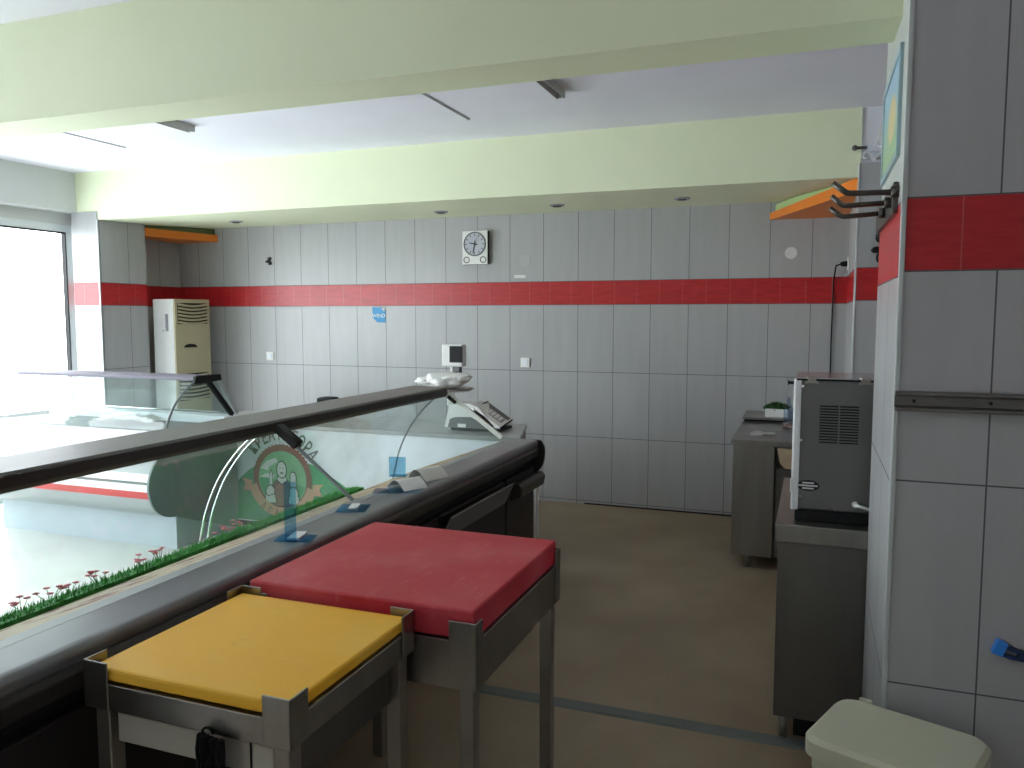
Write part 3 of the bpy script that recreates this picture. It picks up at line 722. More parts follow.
# weighing pan on posts, and the pole display behind
pc = Vector(((P(446, 390, 1, 5.5)).x+.05, 5.50, 1.14))
px_ = P(450, 400, 1, 5.5).x
obj('pan_post', MB().cyl((px_-.0, 5.49, BZ+.17), .02, .14, n=14), M_WHITE, SC)
obj('pan', MB().tube([(pc.x, pc.y, 1.135), (pc.x, pc.y, 1.155)], [.14, .17], 32), M_STEELH, SC)
dx = P(453, 372, 1, 5.62).x; dy = 5.70
d0 = P(444, 366, 1, dy); d1 = P(464, 344.5, 1, dy)
obj('display_pole', MB().tube([(P(452.5, 400, 1, dy).x, dy, BZ+.02), (P(452.5, 370, 1, dy).x, dy, d0.z+.01)], .018, 14), M_WHITE, SC)
obj('display_neck', MB().box((P(454, 375, 1, dy).x, dy-.03, P(455, 377, 1, dy).z), (P(461, 366, 1, dy).x, dy+.02, d0.z+.01), .004), M_DGREY, SC)
dh = obj('display_head', MB().box((d0.x, dy-.04, d0.z), (d1.x, dy+.05, d1.z), .008), M_LGREY, SC)
obj('display_screen', MB().box((P(449.5, 350, 1, dy-.04).x, dy-.044, P(450, 362.5, 1, dy-.04).z), (P(462.5, 350, 1, dy-.04).x, dy-.038, P(450, 346, 1, dy-.04).z), .002), M_BLACK, dh)
# crumpled plastic lying on the pan
m = MB()
c0 = P(444, 383.5, 1, 5.5)
zc_ = 1.158+.058
m.blob((c0.x+.01, 5.49, zc_), (.175, .15, .058), 5, .22, 1.8, 0, 2)
m.blob((c0.x-.11, 5.44, zc_-.005), (.09, .08, .032), 4, .3, 2.4, 0, 5)
m.blob((c0.x+.12, 5.50, zc_+.018), (.10, .11, .036), 4, .3, 2.4, 0, 8)
solo('plastic_bag', m, M_PLASTIC, 'crumpled translucent white plastic bag lying on the scale pan', 'plastic bag')
# small black box
q = P(318, 397, 1, 5.72); q2 = P(338, 406, 1, 5.72)
m = MB().prism([(q.x, BZ+.001), (q.x, q.z-.01), (q.x+.03, q.z), (q2.x-.05, q.z), (q2.x, q.z-.05), (q2.x, BZ+.001)], 1, 5.70, 5.80, .005)
solo('card_terminal', m, M_BLACK, 'small black device standing on the white back counter', 'device')

# ------------------------------------------------------------------ price stands and papers on the worktop
def stand(name, x, y, w, h, foot, ang, label, fw=None):
    Mx = Matrix.Translation((x, y, .906)) @ Matrix.Rotation(math.radians(ang), 4, 'Z')
    t = thing(name, label, 'price stand', (x, y, .906), 'blue film price stands on the worktop')
    obj('foot', MB().box((-(fw or w)/2, 0, 0), ((fw or w)/2, foot, .003), M=Mx), M_BFILM, t)
    if h: obj('upright', MB().box((-w/2, -.003, 0), (w/2, 0, h), M=Mx), M_BFILM, t)
    return Mx, t
q = P(291, 542, 2, .906)
Mx, t = stand('price_stand', q.x, q.y, .042, .215, .09, 15, 'tall clear price stand with blue film, nearest the yellow board', .13)
obj('card', MB().box((-.02, .01, .004), (.025, .10, .012), .002, M=Mx), M_PAPER, t)
q = P(358, 509, 2, .906)
Mx, t = stand('price_stand', q.x, q.y-.06, .12, 0, .13, 20, 'flat clear price stand with blue film, at the foot of the glass divider')
obj('card', MB().box((-.015, .03, .004), (.02, .11, .012), .002, M=Mx), M_PAPER, t)
q = P(401, 478, 2, .906)
Mx, t = stand('price_stand', q.x-.03, q.y+.02, .085, .10, .05, 12, 'short clear price stand with blue film behind the curled papers')
q = P(412, 488, 2, .906)
m = MB(); pts = [(-.07+.014*k, .002+.04*math.sin(PI*k/10)) for k in range(11)]
Mx = Matrix.Translation((q.x-.02, q.y, .907)) @ Matrix.Rotation(math.radians(-28), 4, 'Z')
m.ribbon(pts, 1, -.07, .06, .0012, 0, Mx)
solo('curled_paper', m, M_PAPER, 'curled white paper on the worktop above the blue film', 'paper')
q = P(424, 482, 2, .906)
m = MB(); pts = [(-.07+.013*k, .004+.048*math.sin(PI*(k/10)**.8)) for k in range(11)]
Mx = Matrix.Translation((q.x, q.y+.10, .907)) @ Matrix.Rotation(math.radians(-22), 4, 'Z')
m.ribbon(pts, 1, -.10, .05, .0012, 0, Mx)
solo('curled_paper', m, mat('cream_paper', (.66, .65, .60), .7, var=.03), 'curled cream card lying behind the white paper on the worktop', 'paper')
q = P(398, 491, 2, .906)
Mx = Matrix.Translation((q.x, q.y, .906)) @ Matrix.Rotation(math.radians(20), 4, 'Z')
solo('film_sheet', MB().box((-.11, -.05, 0), (.11, .05, .002), M=Mx), M_BFILM, 'flat sheet of blue protective film under the curled papers', 'plastic film')

# ------------------------------------------------------------------ display case B (customer side faces us)
BX, BXL = -4.25, -6.12
B = thing('display_case', 'second display case with striped curved front standing by the window', 'display case', ((BX+BXL)/2, 4.7, 0))
prof = smooth([(4.37, .885), (4.325, .74), (4.255, .65), (4.215, .56), (4.215, .46), (4.26, .355), (4.35, .285), (4.45, .262)], 5)
M_STR = None
def stripe_mat():
    m, nt, out = _new('striped_bumper')
    b = nd(nt, 'ShaderNodeBsdfPrincipled'); nt.links.new(b.outputs[0], out.inputs[0])
    sp = nd(nt, 'ShaderNodeSeparateXYZ'); nt.links.new(pos(nt), sp.inputs[0]); z = sp.outputs[2]
    c = (.36, .38, .39)
    def band(c, lo, hi, col):
        f = math_n(nt, 'MULTIPLY', math_n(nt, 'GREATER_THAN', z, lo), math_n(nt, 'LESS_THAN', z, hi))
        return mixc(nt, f, c, col)
    c = band(c, .43, .482, (.62, .04, .05)); c = band(c, .482, .533, (.85, .85, .85)); c = band(c, .533, .552, (.03, .03, .03)); c = band(c, .552, .605, (.85, .85, .85))
    nt.links.new(c, b.inputs['Base Color']); b.inputs['Roughness'].default_value = .3
    return m
obj('bumper', MB().prism(prof+[(4.55, .262), (4.55, .86)], 0, BXL, BX-.02), stripe_mat(), B)
obj('base', MB().box((BXL+.05, 4.49, 0), (-4.30, 5.02, .262)), mat('shade_toned_panel', (.42, .47, .52), .45, var=.03), B, label='pale lower panel')  # bluish white panel, its bluish shade put into the grey-blue colour
obj('rear_body', MB().box((BXL, 4.55, .262), (BX-.02, 5.09, .84)), M_DARKG, B)
obj('end_panel', MB().prism([(a-.012 if a < 4.44 else a, b) for a, b in prof]+[(4.47, .25), (5.10, .02), (5.12, .90), (4.38, .90)], 0, BX-.02, BX, .003), M_DARKG, B, label='dark grey end panel')
obj('end_panel', MB().prism([(a-.012 if a < 4.44 else a, b) for a, b in prof]+[(4.47, .25), (5.10, .02), (5.12, .90), (4.38, .90)], 0, BXL-.02, BXL, .003), M_DARKG, B, label='dark grey end panel')
obj('deck', MB().prism([(4.37, .885), (4.98, .865), (4.98, .84), (4.37, .86)], 0, BXL+.01, BX-.025), mat('grey_stone_deck', (.22, .23, .23), .6, var=.45, nscale=4), B)
obj('rear_ledge', MB().box((BXL, 4.98, .84), (BX, 5.12, .925), .008), M_WHITEP, B)
obj('rear_rail', MB().tube([(BXL+.02, 4.985, .955), (BX-.03, 4.985, .955)], .008, 8), M_CHROME, B)
arcB = smooth([(4.375, .89), (4.44, 1.02), (4.54, 1.13), (4.70, 1.235)], 6)
obj('curved_glass', MB().ribbon(arcB, 0, BXL+.02, BX-.03, .006), M_GLASS, B)
for x in (BX-.012, BXL+.012):
    obj('end_glass', MB().prism(list(arcB)+[(4.80, 1.23), (5.08, .92), (4.38, .89)], 0, x-.004, x+.004), M_GLASS, B)
obj('glass_edge_trim', MB().tube([(BX-.006, a-.004, b) for a, b in arcB], .009, 8), M_DARKG, B)
obj('canopy', MB().prism([(4.68, 1.225), (4.68, 1.245), (4.72, 1.255), (4.93, 1.25), (4.94, 1.235), (4.72, 1.222)], 0, -6.08, BX-.02, .002), mat('lilac_grey_canopy', (.17, .16, .20), .6, .0, var=.04, spec=.3), B)
obj('canopy_end', MB().prism([(4.67, 1.20), (4.67, 1.25), (4.70, 1.262), (4.945, 1.255), (4.95, 1.21), (4.80, 1.20)], 0, BX-.02, BX+.006, .004), M_BLACK, B)
def strut(a, b, w, x0, x1):
    a = Vector(a); b = Vector(b); d = (b-a).normalized(); n_ = Vector((-d.y, d.x))*w
    return MB().prism([tuple(a), tuple(b), tuple(b+n_), tuple(a+n_)], 0, x0, x1, .002)
obj('rear_support', strut((4.79, 1.215), (5.06, .915), .036, BX-.025, BX+.003), M_BLACK, B)
obj('rear_glass', strut((4.90, 1.215), (5.13, .925), .006, BXL+.02, BX-.03), M_GLASS, B)
obj('rear_glass_trim', strut((4.915, 1.225), (5.13, .925), .022, BX-.03, BX-.012), M_ALUT, B)
q = P(118, 431, 2, .885)
m = MB(); Mx = Matrix.Translation((-4.95, 4.72, .888)) @ Matrix.Rotation(.15, 4, 'Z')
pts = [(-.28+.056*k, .004+.03*math.sin(PI*k/10)+.01*math.sin(k*2)) for k in range(11)]
m.ribbon(pts, 1, -.10, .13, .002, 0, Mx)
solo('paper_sheet', m, M_PAPER, 'loose white paper sheet lying on the deck inside the window display case', 'paper')

# ------------------------------------------------------------------ cutting tables
def cutting_table(name, x0, x1, y0, y1, ztop, th, apron, leg, mats, label, lip, panel=None, extra_leg=None):
    t = thing(name, label, 'cutting table', ((x0+x1)/2, (y0+y1)/2, 0), 'butcher cutting tables with coloured boards')
    obj('board', MB().box((x0, y0, ztop-th), (x1, y1, ztop), .007), mats, t, label=('yellow' if 'yellow' in label else 'red')+' cutting board')
    zt = ztop-th-.004; za = zt-apron
    f = MB(); o_ = .006
    f.box((x0-o_, y0-o_, za), (x1+o_, y0+.014, zt), .002).box((x0-o_, y1-.014, za), (x1+o_, y1+o_, zt), .002)
    f.box((x0-o_, y0+.014, za), (x0+.014, y1-.014, zt), .002).box((x1-.014, y0+.014, za), (x1+o_, y1-.014, zt), .002)
    f.box((x0+.014, y0+.014, zt-.02), (x1-.014, y1-.014, zt-.006))
    obj('apron_frame', f, M_STEEL, t)
    for sx, sy_ in ((-1, -1), (1, -1), (-1, 1), (1, 1)):
        cx = x0 if sx < 0 else x1; cy = y0 if sy_ < 0 else y1
        l = .042
        obj('leg', MB().box((cx-sx*.004, cy-sy_*.004, 0), (cx-sx*(.004+l), cy-sy_*(.004+l), za+.002), .003), M_STEELH, t)
        bw, bt = leg, .006; zl = ztop+lip
        br = MB()
        br.box((cx+sx*(o_+bt), cy+sy_*(o_+.001), zt-apron*.95), (cx-sx*bw, cy+sy_*(o_+bt), zl), .002)
        br.box((cx+sx*(o_+.001), cy+sy_*(o_+bt), zt-apron*.95), (cx+sx*(o_+bt), cy-sy_*bw*(.5 if th > .07 else .9), zl), .002)
        obj('corner_bracket', br, M_STEEL, t)
    return t, za
ty, zay = cutting_table('cutting_table', -1.560, -1.008, 1.348, 1.880, .885, .031, .063, .060, M_YEL,
    'low stainless cutting table with a thick yellow board, nearest the camera', .018)
tr, zar = cutting_table('cutting_table', -1.555, -.825, 1.905, 2.635, .915, .083, .135, .070, M_RED,
    'taller stainless cutting table with a thick red board behind the yellow one', -.03)
# drawer box under the yellow board
d = obj('drawer', MB().box((-1.50, 1.362, .705), (-1.06, 1.84, zay-.002), .003), M_BEIGE, ty, label='beige drawer box')
obj('drawer_seam', MB().box((-1.12, 1.358, .71), (-1.117, 1.366, zay-.004)), M_BLACK, d)
obj('side_panel', MB().box((-1.055, 1.40, .66), (-1.04, 1.83, zay-.002), .002), M_STEELD, ty)
# bag of black straps hanging from the front apron
q = P(217, 745, 1, 1.34); m = MB()
for k in range(6):
    x = q.x-.028+.011*k; pts = [(x+rnd.uniform(-.006, .006), 1.324-.004*math.sin(j)-.004*(k % 2), .792-.028*j+rnd.uniform(-.003, .003)) for j in range(6)]
    m.tube(pts, [.007+rnd.uniform(0, .005) for _ in pts], 7)
m.blob((q.x, 1.322, .70), (.034, .014, .05), 3, .4, 5, 0, 3)
m.tube([(q.x-.01+.014*math.cos(a), 1.324, .80+.012*math.sin(a)) for a in [PI*k/8 for k in range(9)]], .003, 6)
solo('strap_bundle', m, mat('black_cloth', (.006, .006, .006), .8, var=.4, nscale=80, spec=.15), 'bundle of black straps hanging at the front of the yellow board table', 'strap')

# ------------------------------------------------------------------ right side: cabinets, machine
N = thing('steel_cabinet', 'stainless steel cabinet carrying the machine behind the near column', 'cabinet', (.3, 3.7, 0))
obj('carcass', MB().box((-.108, 3.285, .09), (.85, 4.20, .815), .004), M_STEELD, N)
obj('worktop', MB().box((-.118, 3.265, .812), (.86, 4.24, .884), .005), M_STEEL, N)
obj('plinth', MB().box((-.03, 3.33, 0), (.80, 4.15, .09)), M_BLACK, N)
for x in (-.07, .80): obj('leg', MB().cyl((x, 3.31, 0), .018, .09, n=14), M_STEELH, N)
for x in (-.07, .80): obj('leg', MB().cyl((x, 4.16, 0), .018, .09, n=14), M_STEELH, N)
Q = thing('processing_machine', 'tall grey metal machine with louvred back standing on the steel cabinet', 'machine', (.1, 3.6, .884))
my = 3.35
obj('base_tray', MB().box((-.05, my-.005, .884), (.34, my+.36, .93), .006), M_BLACK, Q)
c = obj('casing', MB().box((-.048, my, .93), (.34, my+.355, 1.452), .008), mat('graphite_metal', (.17, .17, .165), .42, .6, var=.08, nscale=3), Q)
obj('front_edge_trim', MB().box((-.066, my-.004, .925), (-.036, my+.02, 1.455), .008), mat('pale_aluminium', (.80, .81, .83), .35, .4, var=.02), Q)
obj('top_plate', MB().box((-.060, my-.003, 1.452), (.345, my+.36, 1.458), .002), mat('polished_steel', (.6, .6, .6), .15, 1.0, var=.03), Q)
obj('top_seam', MB().box((-.055, my-.004, 1.447), (.34, my+.001, 1.453)), M_BLACK, Q)
v0 = P(820, 405, 1, my); v1 = P(858, 445, 1, my)
vn = MB()
for k in range(14):
    z = lerp(v1.z+.004, v0.z-.004, k/13)
    vn.box((v0.x, my-.002, z-.0028), ((v0.x+v1.x)/2-.003, my+.002, z+.0028)).box(((v0.x+v1.x)/2+.003, my-.002, z-.0028), (v1.x, my+.002, z+.0028))
obj('vent_slots', vn, M_BLACK, c)
l0 = P(808, 485.5, 1, my)
mb = MB()
mb.prism([(l0.x+.043*math.cos(a), l0.z+.022*math.sin(a)) for a in [2*PI*k/28 for k in range(28)]], 1, my-.002, my+.001, 0, 0)
pl = obj('maker_plate', mb, M_BLACK, Q)
mb = MB()
for dz_, w_ in ((.011, .022), (0, .036), (-.011, .022)): mb.box((l0.x-w_, my-.003, l0.z+dz_-.003), (l0.x+w_, my-.0015, l0.z+dz_+.003), .001)
obj('plate_lines', mb, M_LGREY, pl)
for px, py in ((803, 386), (801, 440), (800, 496), (874, 446), (835, 509)):
    q = P(px, py, 1, my); obj('screw', MB().tube([(q.x, my, q.z), (q.x, my-.004, q.z)], .005, 10), M_CHROME, Q)
for xs in (P(812, 379, 1, my).x, P(866, 379, 1, my).x):
    hm = MB().box((xs-.016, my-.008, 1.436), (xs+.016, my+.012, 1.456), .003)
    hm.tube([(xs-.02, my+.002, 1.459), (xs+.02, my+.002, 1.459)], .005, 8)
    for s_ in (-1, 1): hm.tube([(xs+s_*.020, my-.002, 1.440), (xs+s_*.020, my-.012, 1.440)], .006, 10)
    obj('hinge', hm, M_STEELH, Q)
obj('knob', MB().tube([(-.066, my+.02, 1.435), (-.085, my+.02, 1.435), (-.09, my+.02, 1.435)], [.006, .006, .014], 12), M_BLACK, Q)
obj('latch', MB().box((-.07, my-.006, 1.00), (-.064, my+.01, 1.05), .002), M_WHITE, Q)
q = P(855, 505, 1, my)
obj('cable_gland', MB().tube([(q.x, my+.002, q.z+.002), (q.x, my-.012, q.z+.002)], .012, 14), M_WHITE, Q)
obj('power_cord', MB().tube([(q.x, my-.01, q.z), (q.x+.02, my-.022, q.z-.001), (q.x+.045, my-.025, q.z-.008), (q.x+.08, my-.012, q.z-.02), (.30, my-.01, .95)], .006, 10), M_WHITE, Q)

# far steel table
K = thing('steel_table', 'stainless steel work table in the far right corner', 'table', (-.13, 6.15, 0))
TX0, TX1, TY0, TY1, TZ = -.495, .225, 5.45, 6.88, .882
obj('worktop', MB().box((TX0, TY0, TZ-.038), (TX1, TY1, TZ), .004), M_STEEL, K)
obj('carcass', MB().box((TX0+.02, TY0+.20, .10), (TX1-.01, TY1-.02, TZ-.038)), M_STEELD, K)
obj('side_panel', MB().box((TX0+.015, TY0+.015, .10), (-.215, TY0+.20, TZ-.038), .003), M_STEEL, K, label='brushed steel end panel')
obj('side_panel', MB().box((-.205, TY0+.03, .10), (TX1-.01, TY0+.06, .70), .003), M_STEELD, K)
obj('rear_upstand', MB().box((TX0+.01, 6.45, TZ), (TX1, 6.52, TZ+.018)), M_BLACK, K)
obj('rear_ledge', MB().box((TX0-.005, 6.42, TZ+.018), (TX1, 6.86, TZ+.036), .003), M_STEEL, K)
for x, y in ((TX0+.12, TY0+.10), (TX1-.08, TY0+.10), (TX0+.12, TY1-.1), (TX1-.08, TY1-.1)):
    obj('leg', MB().cyl((x, y, 0), .02, .10, n=14), M_STEELH, K)
m = MB().prism([(-.198, .838), (.10, .838), (.10, .70), (-.15, .705), (-.18, .74)], 1, TY0+.005, TY0+.028, .003)
solo('cutting_board', m, M_BOARD, 'beige wooden board leaning under the steel table top beside the machine', 'board')
# green herb box
q = P(777, 412, 1, 6.55)
t = thing('herb_tray', 'small white tray with dark green artificial leaves on the far steel table', 'tray', (q.x, 6.55, TZ+.036))
obj('tray_box', MB().box((q.x-.085, 6.48, TZ+.036), (q.x+.085, 6.60, TZ+.10), .005), M_WHITE, t)
m = MB(); bb = bmesh.new()
for k in range(700):
    x = q.x+rnd.uniform(-.095, .085); y = 6.54+rnd.uniform(-.05, .05); hh = .055*max(.15, 1-((x-q.x)/.11)**2)
    blade(bb, x, y, TZ+.095+rnd.random()*hh*.5, hh*.6, .005, rnd.uniform(-.02, .02), rnd.uniform(-.02, .02))
m._merge(bb); m.blob((q.x, 6.54, TZ+.10), (.088, .055, .035), 3, .4, 4, 0, 1)
obj('leaves', m, mat('dark_green_leaves', (.025, .10, .02), .6, var=.4, nscale=50), t)
# plastic bottle partly hidden behind the machine edge
q = P(789, 405, 1, 6.35)
m = MB().tube([(q.x, 6.30, TZ+.001), (q.x, 6.30, TZ+.12), (q.x, 6.30, TZ+.17), (q.x, 6.30, TZ+.21)], [.035, .035, .014, .013], 20)
solo('plastic_bottle', m, glass('clear_blue_plastic', (.7, .8, .9), .15, 1.0, (.5, .6, .7)), 'clear bluish plastic bottle beside the white herb tray', 'bottle')
# papers
def crumple(c, r, seed, n=14):
    b = MB(); bb = bmesh.new(); rr = random.Random(seed); g = {}
    for i in range(6):
        for j in range(6):
            u, v = i/5-.5, j/5-.5; k = 1 - .35*rr.random()
            g[i, j] = bb.verts.new((c[0]+u*2*r[0]*k, c[1]+v*2*r[1]*k, c[2]+rr.random()*r[2]))
    for i in range(5):
        for j in range(5): bb.faces.new((g[i, j], g[i+1, j], g[i+1, j+1], g[i, j+1]))
    bmesh.ops.solidify(bb, geom=bb.faces[:], thickness=.001); bmesh.ops.recalc_face_normals(bb, faces=bb.faces)
    return b._merge(bb)
q = P(763, 434.5, 2, TZ)
solo('crumpled_paper', crumple((q.x, q.y, TZ+.002), (.09, .10, .02), 4), M_PAPER, 'crumpled white paper on the far steel table top, left one', 'paper')
q = P(789, 427, 2, TZ)
solo('crumpled_paper', crumple((q.x+.01, q.y, TZ+.002), (.07, .12, .03), 9), mat('pinkish_wrapper', (.62, .50, .50), .6, var=.3, nscale=40), 'pinkish white crumpled wrapper beside the machine on the far steel table', 'paper')

# ------------------------------------------------------------------ on the near column
# hook rack
HX = .217
M_HOOK = mat('dark_hook_metal', (.11, .10, .09), .4, .8, var=.1)
R_ = thing('hook_rack', 'dark metal rack with three long upturned meat hooks on the near column', 'hook rack', (HX, 2.85, 1.99))
pl = MB()
ya, yb_ = 2.58, 3.24
za_ = P(903.5, 190, 0, HX).z; zb2 = P(884, 216, 0, HX).z
pl.prism([(ya, za_-.045), (ya, za_+.045), (yb_, zb2+.045), (yb_, zb2-.045)], 0, HX-.014, HX, .003)
obj('back_plate', pl, M_HOOK, R_)
for base, bend, tip in (((899, 192), (847, 193.5), (833, 183)), ((891.6, 202.5), (843, 206), (831.5, 196)), ((885.5, 213), (841.5, 217), (830, 208))):
    b0 = P(*base, 0, HX-.012); b1 = P(*bend, 1, b0.y); b1.z = b0.z-.0; b1 = Vector((P(*bend, 1, b0.y).x, b0.y, P(*bend, 1, b0.y).z)); b2 = P(*tip, 1, b0.y)
    mid = b1.lerp(b0, .08); mid2 = b1.lerp(b2, .2)
    obj('hook', MB().tube([b0, mid, b1.lerp(mid, .3).lerp(mid2, .25), mid2, b2], .008, 10), M_HOOK, R_)
    obj('hook_collar', MB().tube([b0, b0+Vector((-.02, 0, 0))], .016, 12), M_HOOK, R_)
# framed poster above
t = thing('framed_picture', 'framed pastel picture on the side of the near column above the hooks', 'picture', (HX, 2.9, 2.17))
PY0, PY1, PZ0, PZ1 = 2.615, 3.205, 2.165, 2.485
fr = MB(); fw = .022
fr.box((HX-.008, PY0, PZ0), (HX+.004, PY1, PZ0+fw), .002).box((HX-.008, PY0, PZ1-fw), (HX+.004, PY1, PZ1), .002).box((HX-.008, PY0, PZ0+fw), (HX+.004, PY0+fw, PZ1-fw), .002).box((HX-.008, PY1-fw, PZ0+fw), (HX+.004, PY1, PZ1-fw), .002)
obj('frame', fr, mat('pale_blue_frame', (.30, .42, .45), .4, var=.05), t)
def poster_mat():
    m, nt, out = _new('pastel_print')
    b = nd(nt, 'ShaderNodeBsdfPrincipled'); nt.links.new(b.outputs[0], out.inputs[0])
    sp = nd(nt, 'ShaderNodeSeparateXYZ'); nt.links.new(pos(nt), sp.inputs[0])
    h_ = ramp(nt, math_n(nt, 'ADD', sp.outputs[2], math_n(nt, 'MULTIPLY', noise(nt, 9), .06)), 2.26, 2.42)
    c = mixc(nt, h_, (.30, .48, .24), (.33, .52, .66))
    dy_ = math_n(nt, 'DIVIDE', math_n(nt, 'SUBTRACT', sp.outputs[1], 2.86), .13); dz_ = math_n(nt, 'DIVIDE', math_n(nt, 'SUBTRACT', sp.outputs[2], 2.32), .075)
    r = math_n(nt, 'ADD', math_n(nt, 'MULTIPLY', dy_, dy_), math_n(nt, 'MULTIPLY', dz_, dz_))
    c = mixc(nt, ramp(nt, r, 1.15, .75), c, (.72, .58, .28))
    nt.links.new(c, b.inputs['Base Color']); b.inputs['Roughness'].default_value = .3
    return m
obj('print', MB().box((HX-.004, PY0+fw, PZ0+fw), (HX+.002, PY1-fw, PZ1-fw)), poster_mat(), t)
# rail on the front
CY = 2.448
q0 = P(895, 391, 1, CY-.02); q1 = P(893.5, 410.5, 1, CY-.02)
t = thing('wall_rail', 'dark metal U-shaped rail screwed across the near column front', 'rail', (.8, CY, q1.z))
obj('channel', MB().prism([(CY, q1.z), (CY-.028, q1.z), (CY-.028, q1.z+.010), (CY-.008, q1.z+.014), (CY-.008, q0.z-.014), (CY-.028, q0.z-.010), (CY-.028, q0.z), (CY, q0.z)], 0, q0.x, 1.5, .001), M_STEELD, t)
for px in (914, 991):
    q = P(px, 401, 1, CY-.01); obj('screw', MB().tube([(q.x, CY-.007, (q0.z+q1.z)/2), (q.x, CY-.012, (q0.z+q1.z)/2)], .005, 10), M_BLACK, t)
q = P(938, 401, 1, CY-.01); obj('slider', MB().box((q.x-.012, CY-.014, (q0.z+q1.z)/2-.008), (q.x+.014, CY-.007, (q0.z+q1.z)/2+.008), .002), M_STEELD, t)
# blue clip
t = thing('blue_scraper', 'navy and bright blue plastic scraper hanging on the near column tiles', 'scraper', (.52, CY, .76))
Mx = Matrix.Translation((.50, CY-.012, .802)) @ Matrix.Rotation(math.radians(20), 4, 'Y')
obj('head', MB().box((-.016, -.012, -.020), (.012, .012, .020), .003, M=Mx), M_BLUECL, t, label='bright blue head')
hd = MB()
hd.prism([(.012, .018), (.05, .014), (.10, .020), (.17, .012), (.17, .004), (.012, .006)], 1, -.008, .008, .002, 0, Mx)
hd.prism([(.012, -.018), (.03, -.018), (.06, -.010), (.10, -.016), (.17, -.014), (.17, -.006), (.05, -.004), (.012, -.010)], 1, -.008, .008, .002, 0, Mx)
hd.prism([(.045, -.008), (.06, -.008), (.06, .016), (.045, .016)], 1, -.008, .008, 0, 0, Mx).prism([(.095, -.012), (.11, -.012), (.11, .018), (.095, .018)], 1, -.008, .008, 0, 0, Mx)
obj('handle', hd, M_NAVY, t, label='navy handle')

# wires and plastic on the far column
m = MB(); rr = random.Random(5)
q = P(880, 140, 1, 5.62)
for k in range(4):
    a0 = rr.uniform(0, 6); cx, cz = q.x+rr.uniform(.01, .04), q.z+rr.uniform(-.06, .04); r = rr.uniform(.02, .04)
    m.tube([(cx+math.cos(a0+j*.5)*r*(1+.1*math.sin(3*j)), 5.60+.03*math.sin(j*.9), cz+math.sin(a0+j*.5)*r*1.3) for j in range(14)], .004, 6)
m.tube([P(887, 90, 1, 5.60), P(886, 110, 1, 5.61), P(880, 130, 1, 5.61), P(874, 146, 1, 5.62)], .005, 6)
solo('wire_coil', m, M_LGREY, 'tangle of thin grey wires high on the far right column', 'wire')
q0 = P(863, 158, 1, 5.64); q1 = P(887, 150, 1, 5.64)
m = MB().ribbon([(q0.x+.0+i*.024, q0.z-.004+.018*math.sin(i*1.7)) for i in range(9)], 1, 5.57, 5.655, .016)
m.box((q0.x, 5.60, q0.z-.01), (q1.x+.05, 5.665, q0.z+.035), .01)
solo('plastic_sheet', m, mat('clear_wrap', (.70, .72, .76), .25, var=.1, nscale=30), 'whitish plastic wrap draped on top of the far right column tiles', 'plastic sheet')
q = P(860, 148, 1, 5.62)
solo('wall_bolt', MB().tube([(q.x+.04, 5.63, q.z+.002), (q.x-.03, 5.61, q.z)], .010, 8).blob((q.x-.03, 5.61, q.z), (.018, .018, .018), 2, .2, 3), M_STEELD, 'small metal bolt sticking out beside the plastic wrap', 'bolt')
m = MB()
for k, pts in enumerate((((884, 226), (879, 226)), ((884, 238), (880, 236), (878, 241)), ((884, 250), (879, 249), (873, 248)), ((882, 236), (881, 245), (877, 258), (878, 262)), ((884, 240), (883, 250), (880, 261)), ((885, 256), (882, 258), (881, 263)))):
    m.tube([P(a, b, 1, 5.62+.004*k) for a, b in pts], .007, 7)
m.blob(P(879.5, 238, 1, 5.62), (.022, .02, .03), 2, .4, 4, 0, 2); m.blob(P(876, 250, 1, 5.62), (.03, .02, .02), 2, .4, 4, 0, 5)
m.tube([P(884, 250, 1, 5.62), P(884, 250, 1, 5.62)+Vector((.03, .03, 0))], .01, 6)
solo('tap_fitting', m, M_BLACK, 'dark pipe fittings with loose wires on the far right column above red tiles', 'fitting')

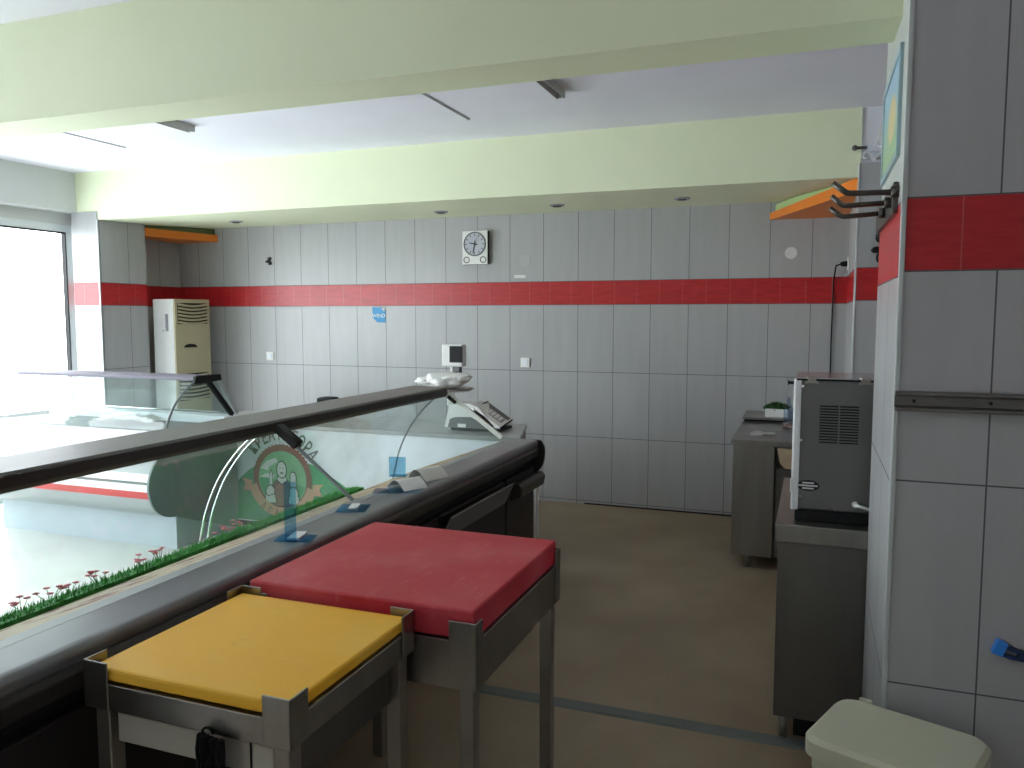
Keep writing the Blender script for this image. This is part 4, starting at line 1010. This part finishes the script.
# ------------------------------------------------------------------ cream bin
t = thing('waste_bin', 'cream plastic bin with a flat rounded lid in the lower right corner', 'bin', (.243, 2.235, 0))
Mx = Matrix.Translation((.236, 2.235, 0)) @ Matrix.Rotation(math.radians(-21), 4, 'Z')
def rrect(hx, hy, r, n=6):
    out = []
    for cx, cy, a in ((hx-r, hy-r, 0), (-hx+r, hy-r, 90), (-hx+r, -hy+r, 180), (hx-r, -hy+r, 270)):
        for k in range(n+1): aa = math.radians(a+90*k/n); out.append((cx+r*math.cos(aa), cy+r*math.sin(aa)))
    return out
def loft(secs, M):
    b = bmesh.new(); rings = [[b.verts.new((x, y, z)) for x, y in s] for z, s in secs]
    for i in range(len(rings)-1):
        n = len(rings[i])
        for k in range(n): b.faces.new((rings[i][k], rings[i][(k+1) % n], rings[i+1][(k+1) % n], rings[i+1][k]))
    b.faces.new(rings[0][::-1]); b.faces.new(rings[-1])
    for f_ in b.faces: f_.smooth = False
    return MB()._merge(b, 0, M)
HXB, HYB = .197, .156
obj('bin_body', loft([(0, rrect(HXB-.045, HYB-.04, .04)), (.03, rrect(HXB-.04, HYB-.036, .045)), (.56, rrect(HXB-.012, HYB-.012, .05))], Mx), M_CREAM, t)
obj('lid', loft([(.548, rrect(HXB, HYB, .055)), (.588, rrect(HXB, HYB, .055)), (.600, rrect(HXB-.012, HYB-.012, .05))], Mx), M_CREAM, t)
obj('lid_hinge', MB().box((-HXB+.05, HYB-.006, .575), (-HXB+.085, HYB+.010, .604), .004, M=Mx), M_CREAM, t)

# ------------------------------------------------------------------ light
wd_ = bpy.data.worlds.new('sky'); bpy.context.scene.world = wd_; wd_.use_nodes = True
bg = wd_.node_tree.nodes['Background']; bg.inputs[0].default_value = (.91, .96, 1.0, 1); bg.inputs[1].default_value = 7.5
def portal(name, loc, rot, sx, sy):
    l = bpy.data.lights.new(name, 'AREA'); l.shape = 'RECTANGLE'; l.size = sx; l.size_y = sy
    l.cycles.is_portal = True
    o = bpy.data.objects.new(name, l); C.objects.link(o); o.location = loc; o.rotation_euler = rot; return o
portal('daylight_left', (-6.68, 2.85, 1.3), (0, -PI/2, 0), 2.5, 5.7)

# ------------------------------------------------------------------ camera
cd = bpy.data.cameras.new('camera'); cam = bpy.data.objects.new('camera', cd); C.objects.link(cam)
cd.sensor_fit = 'HORIZONTAL'; cd.sensor_width = 36.0; cd.lens = 36.0*F_PX/1024
cam.location = (0, 0, H); cam.rotation_euler = (PI/2-PITCH, 0, YAW); cd.clip_start = .02
sc = bpy.context.scene; sc.camera = cam
sc.view_settings.view_transform = 'Standard'; sc.view_settings.look = 'None'; sc.view_settings.gamma = 1; sc.view_settings.use_curve_mapping = False
sc.view_settings.exposure = 0.62
try:
    sc.cycles.use_denoising = True; sc.cycles.max_bounces = 10; sc.cycles.transparent_max_bounces = 24; sc.cycles.diffuse_bounces = 6
except Exception: pass
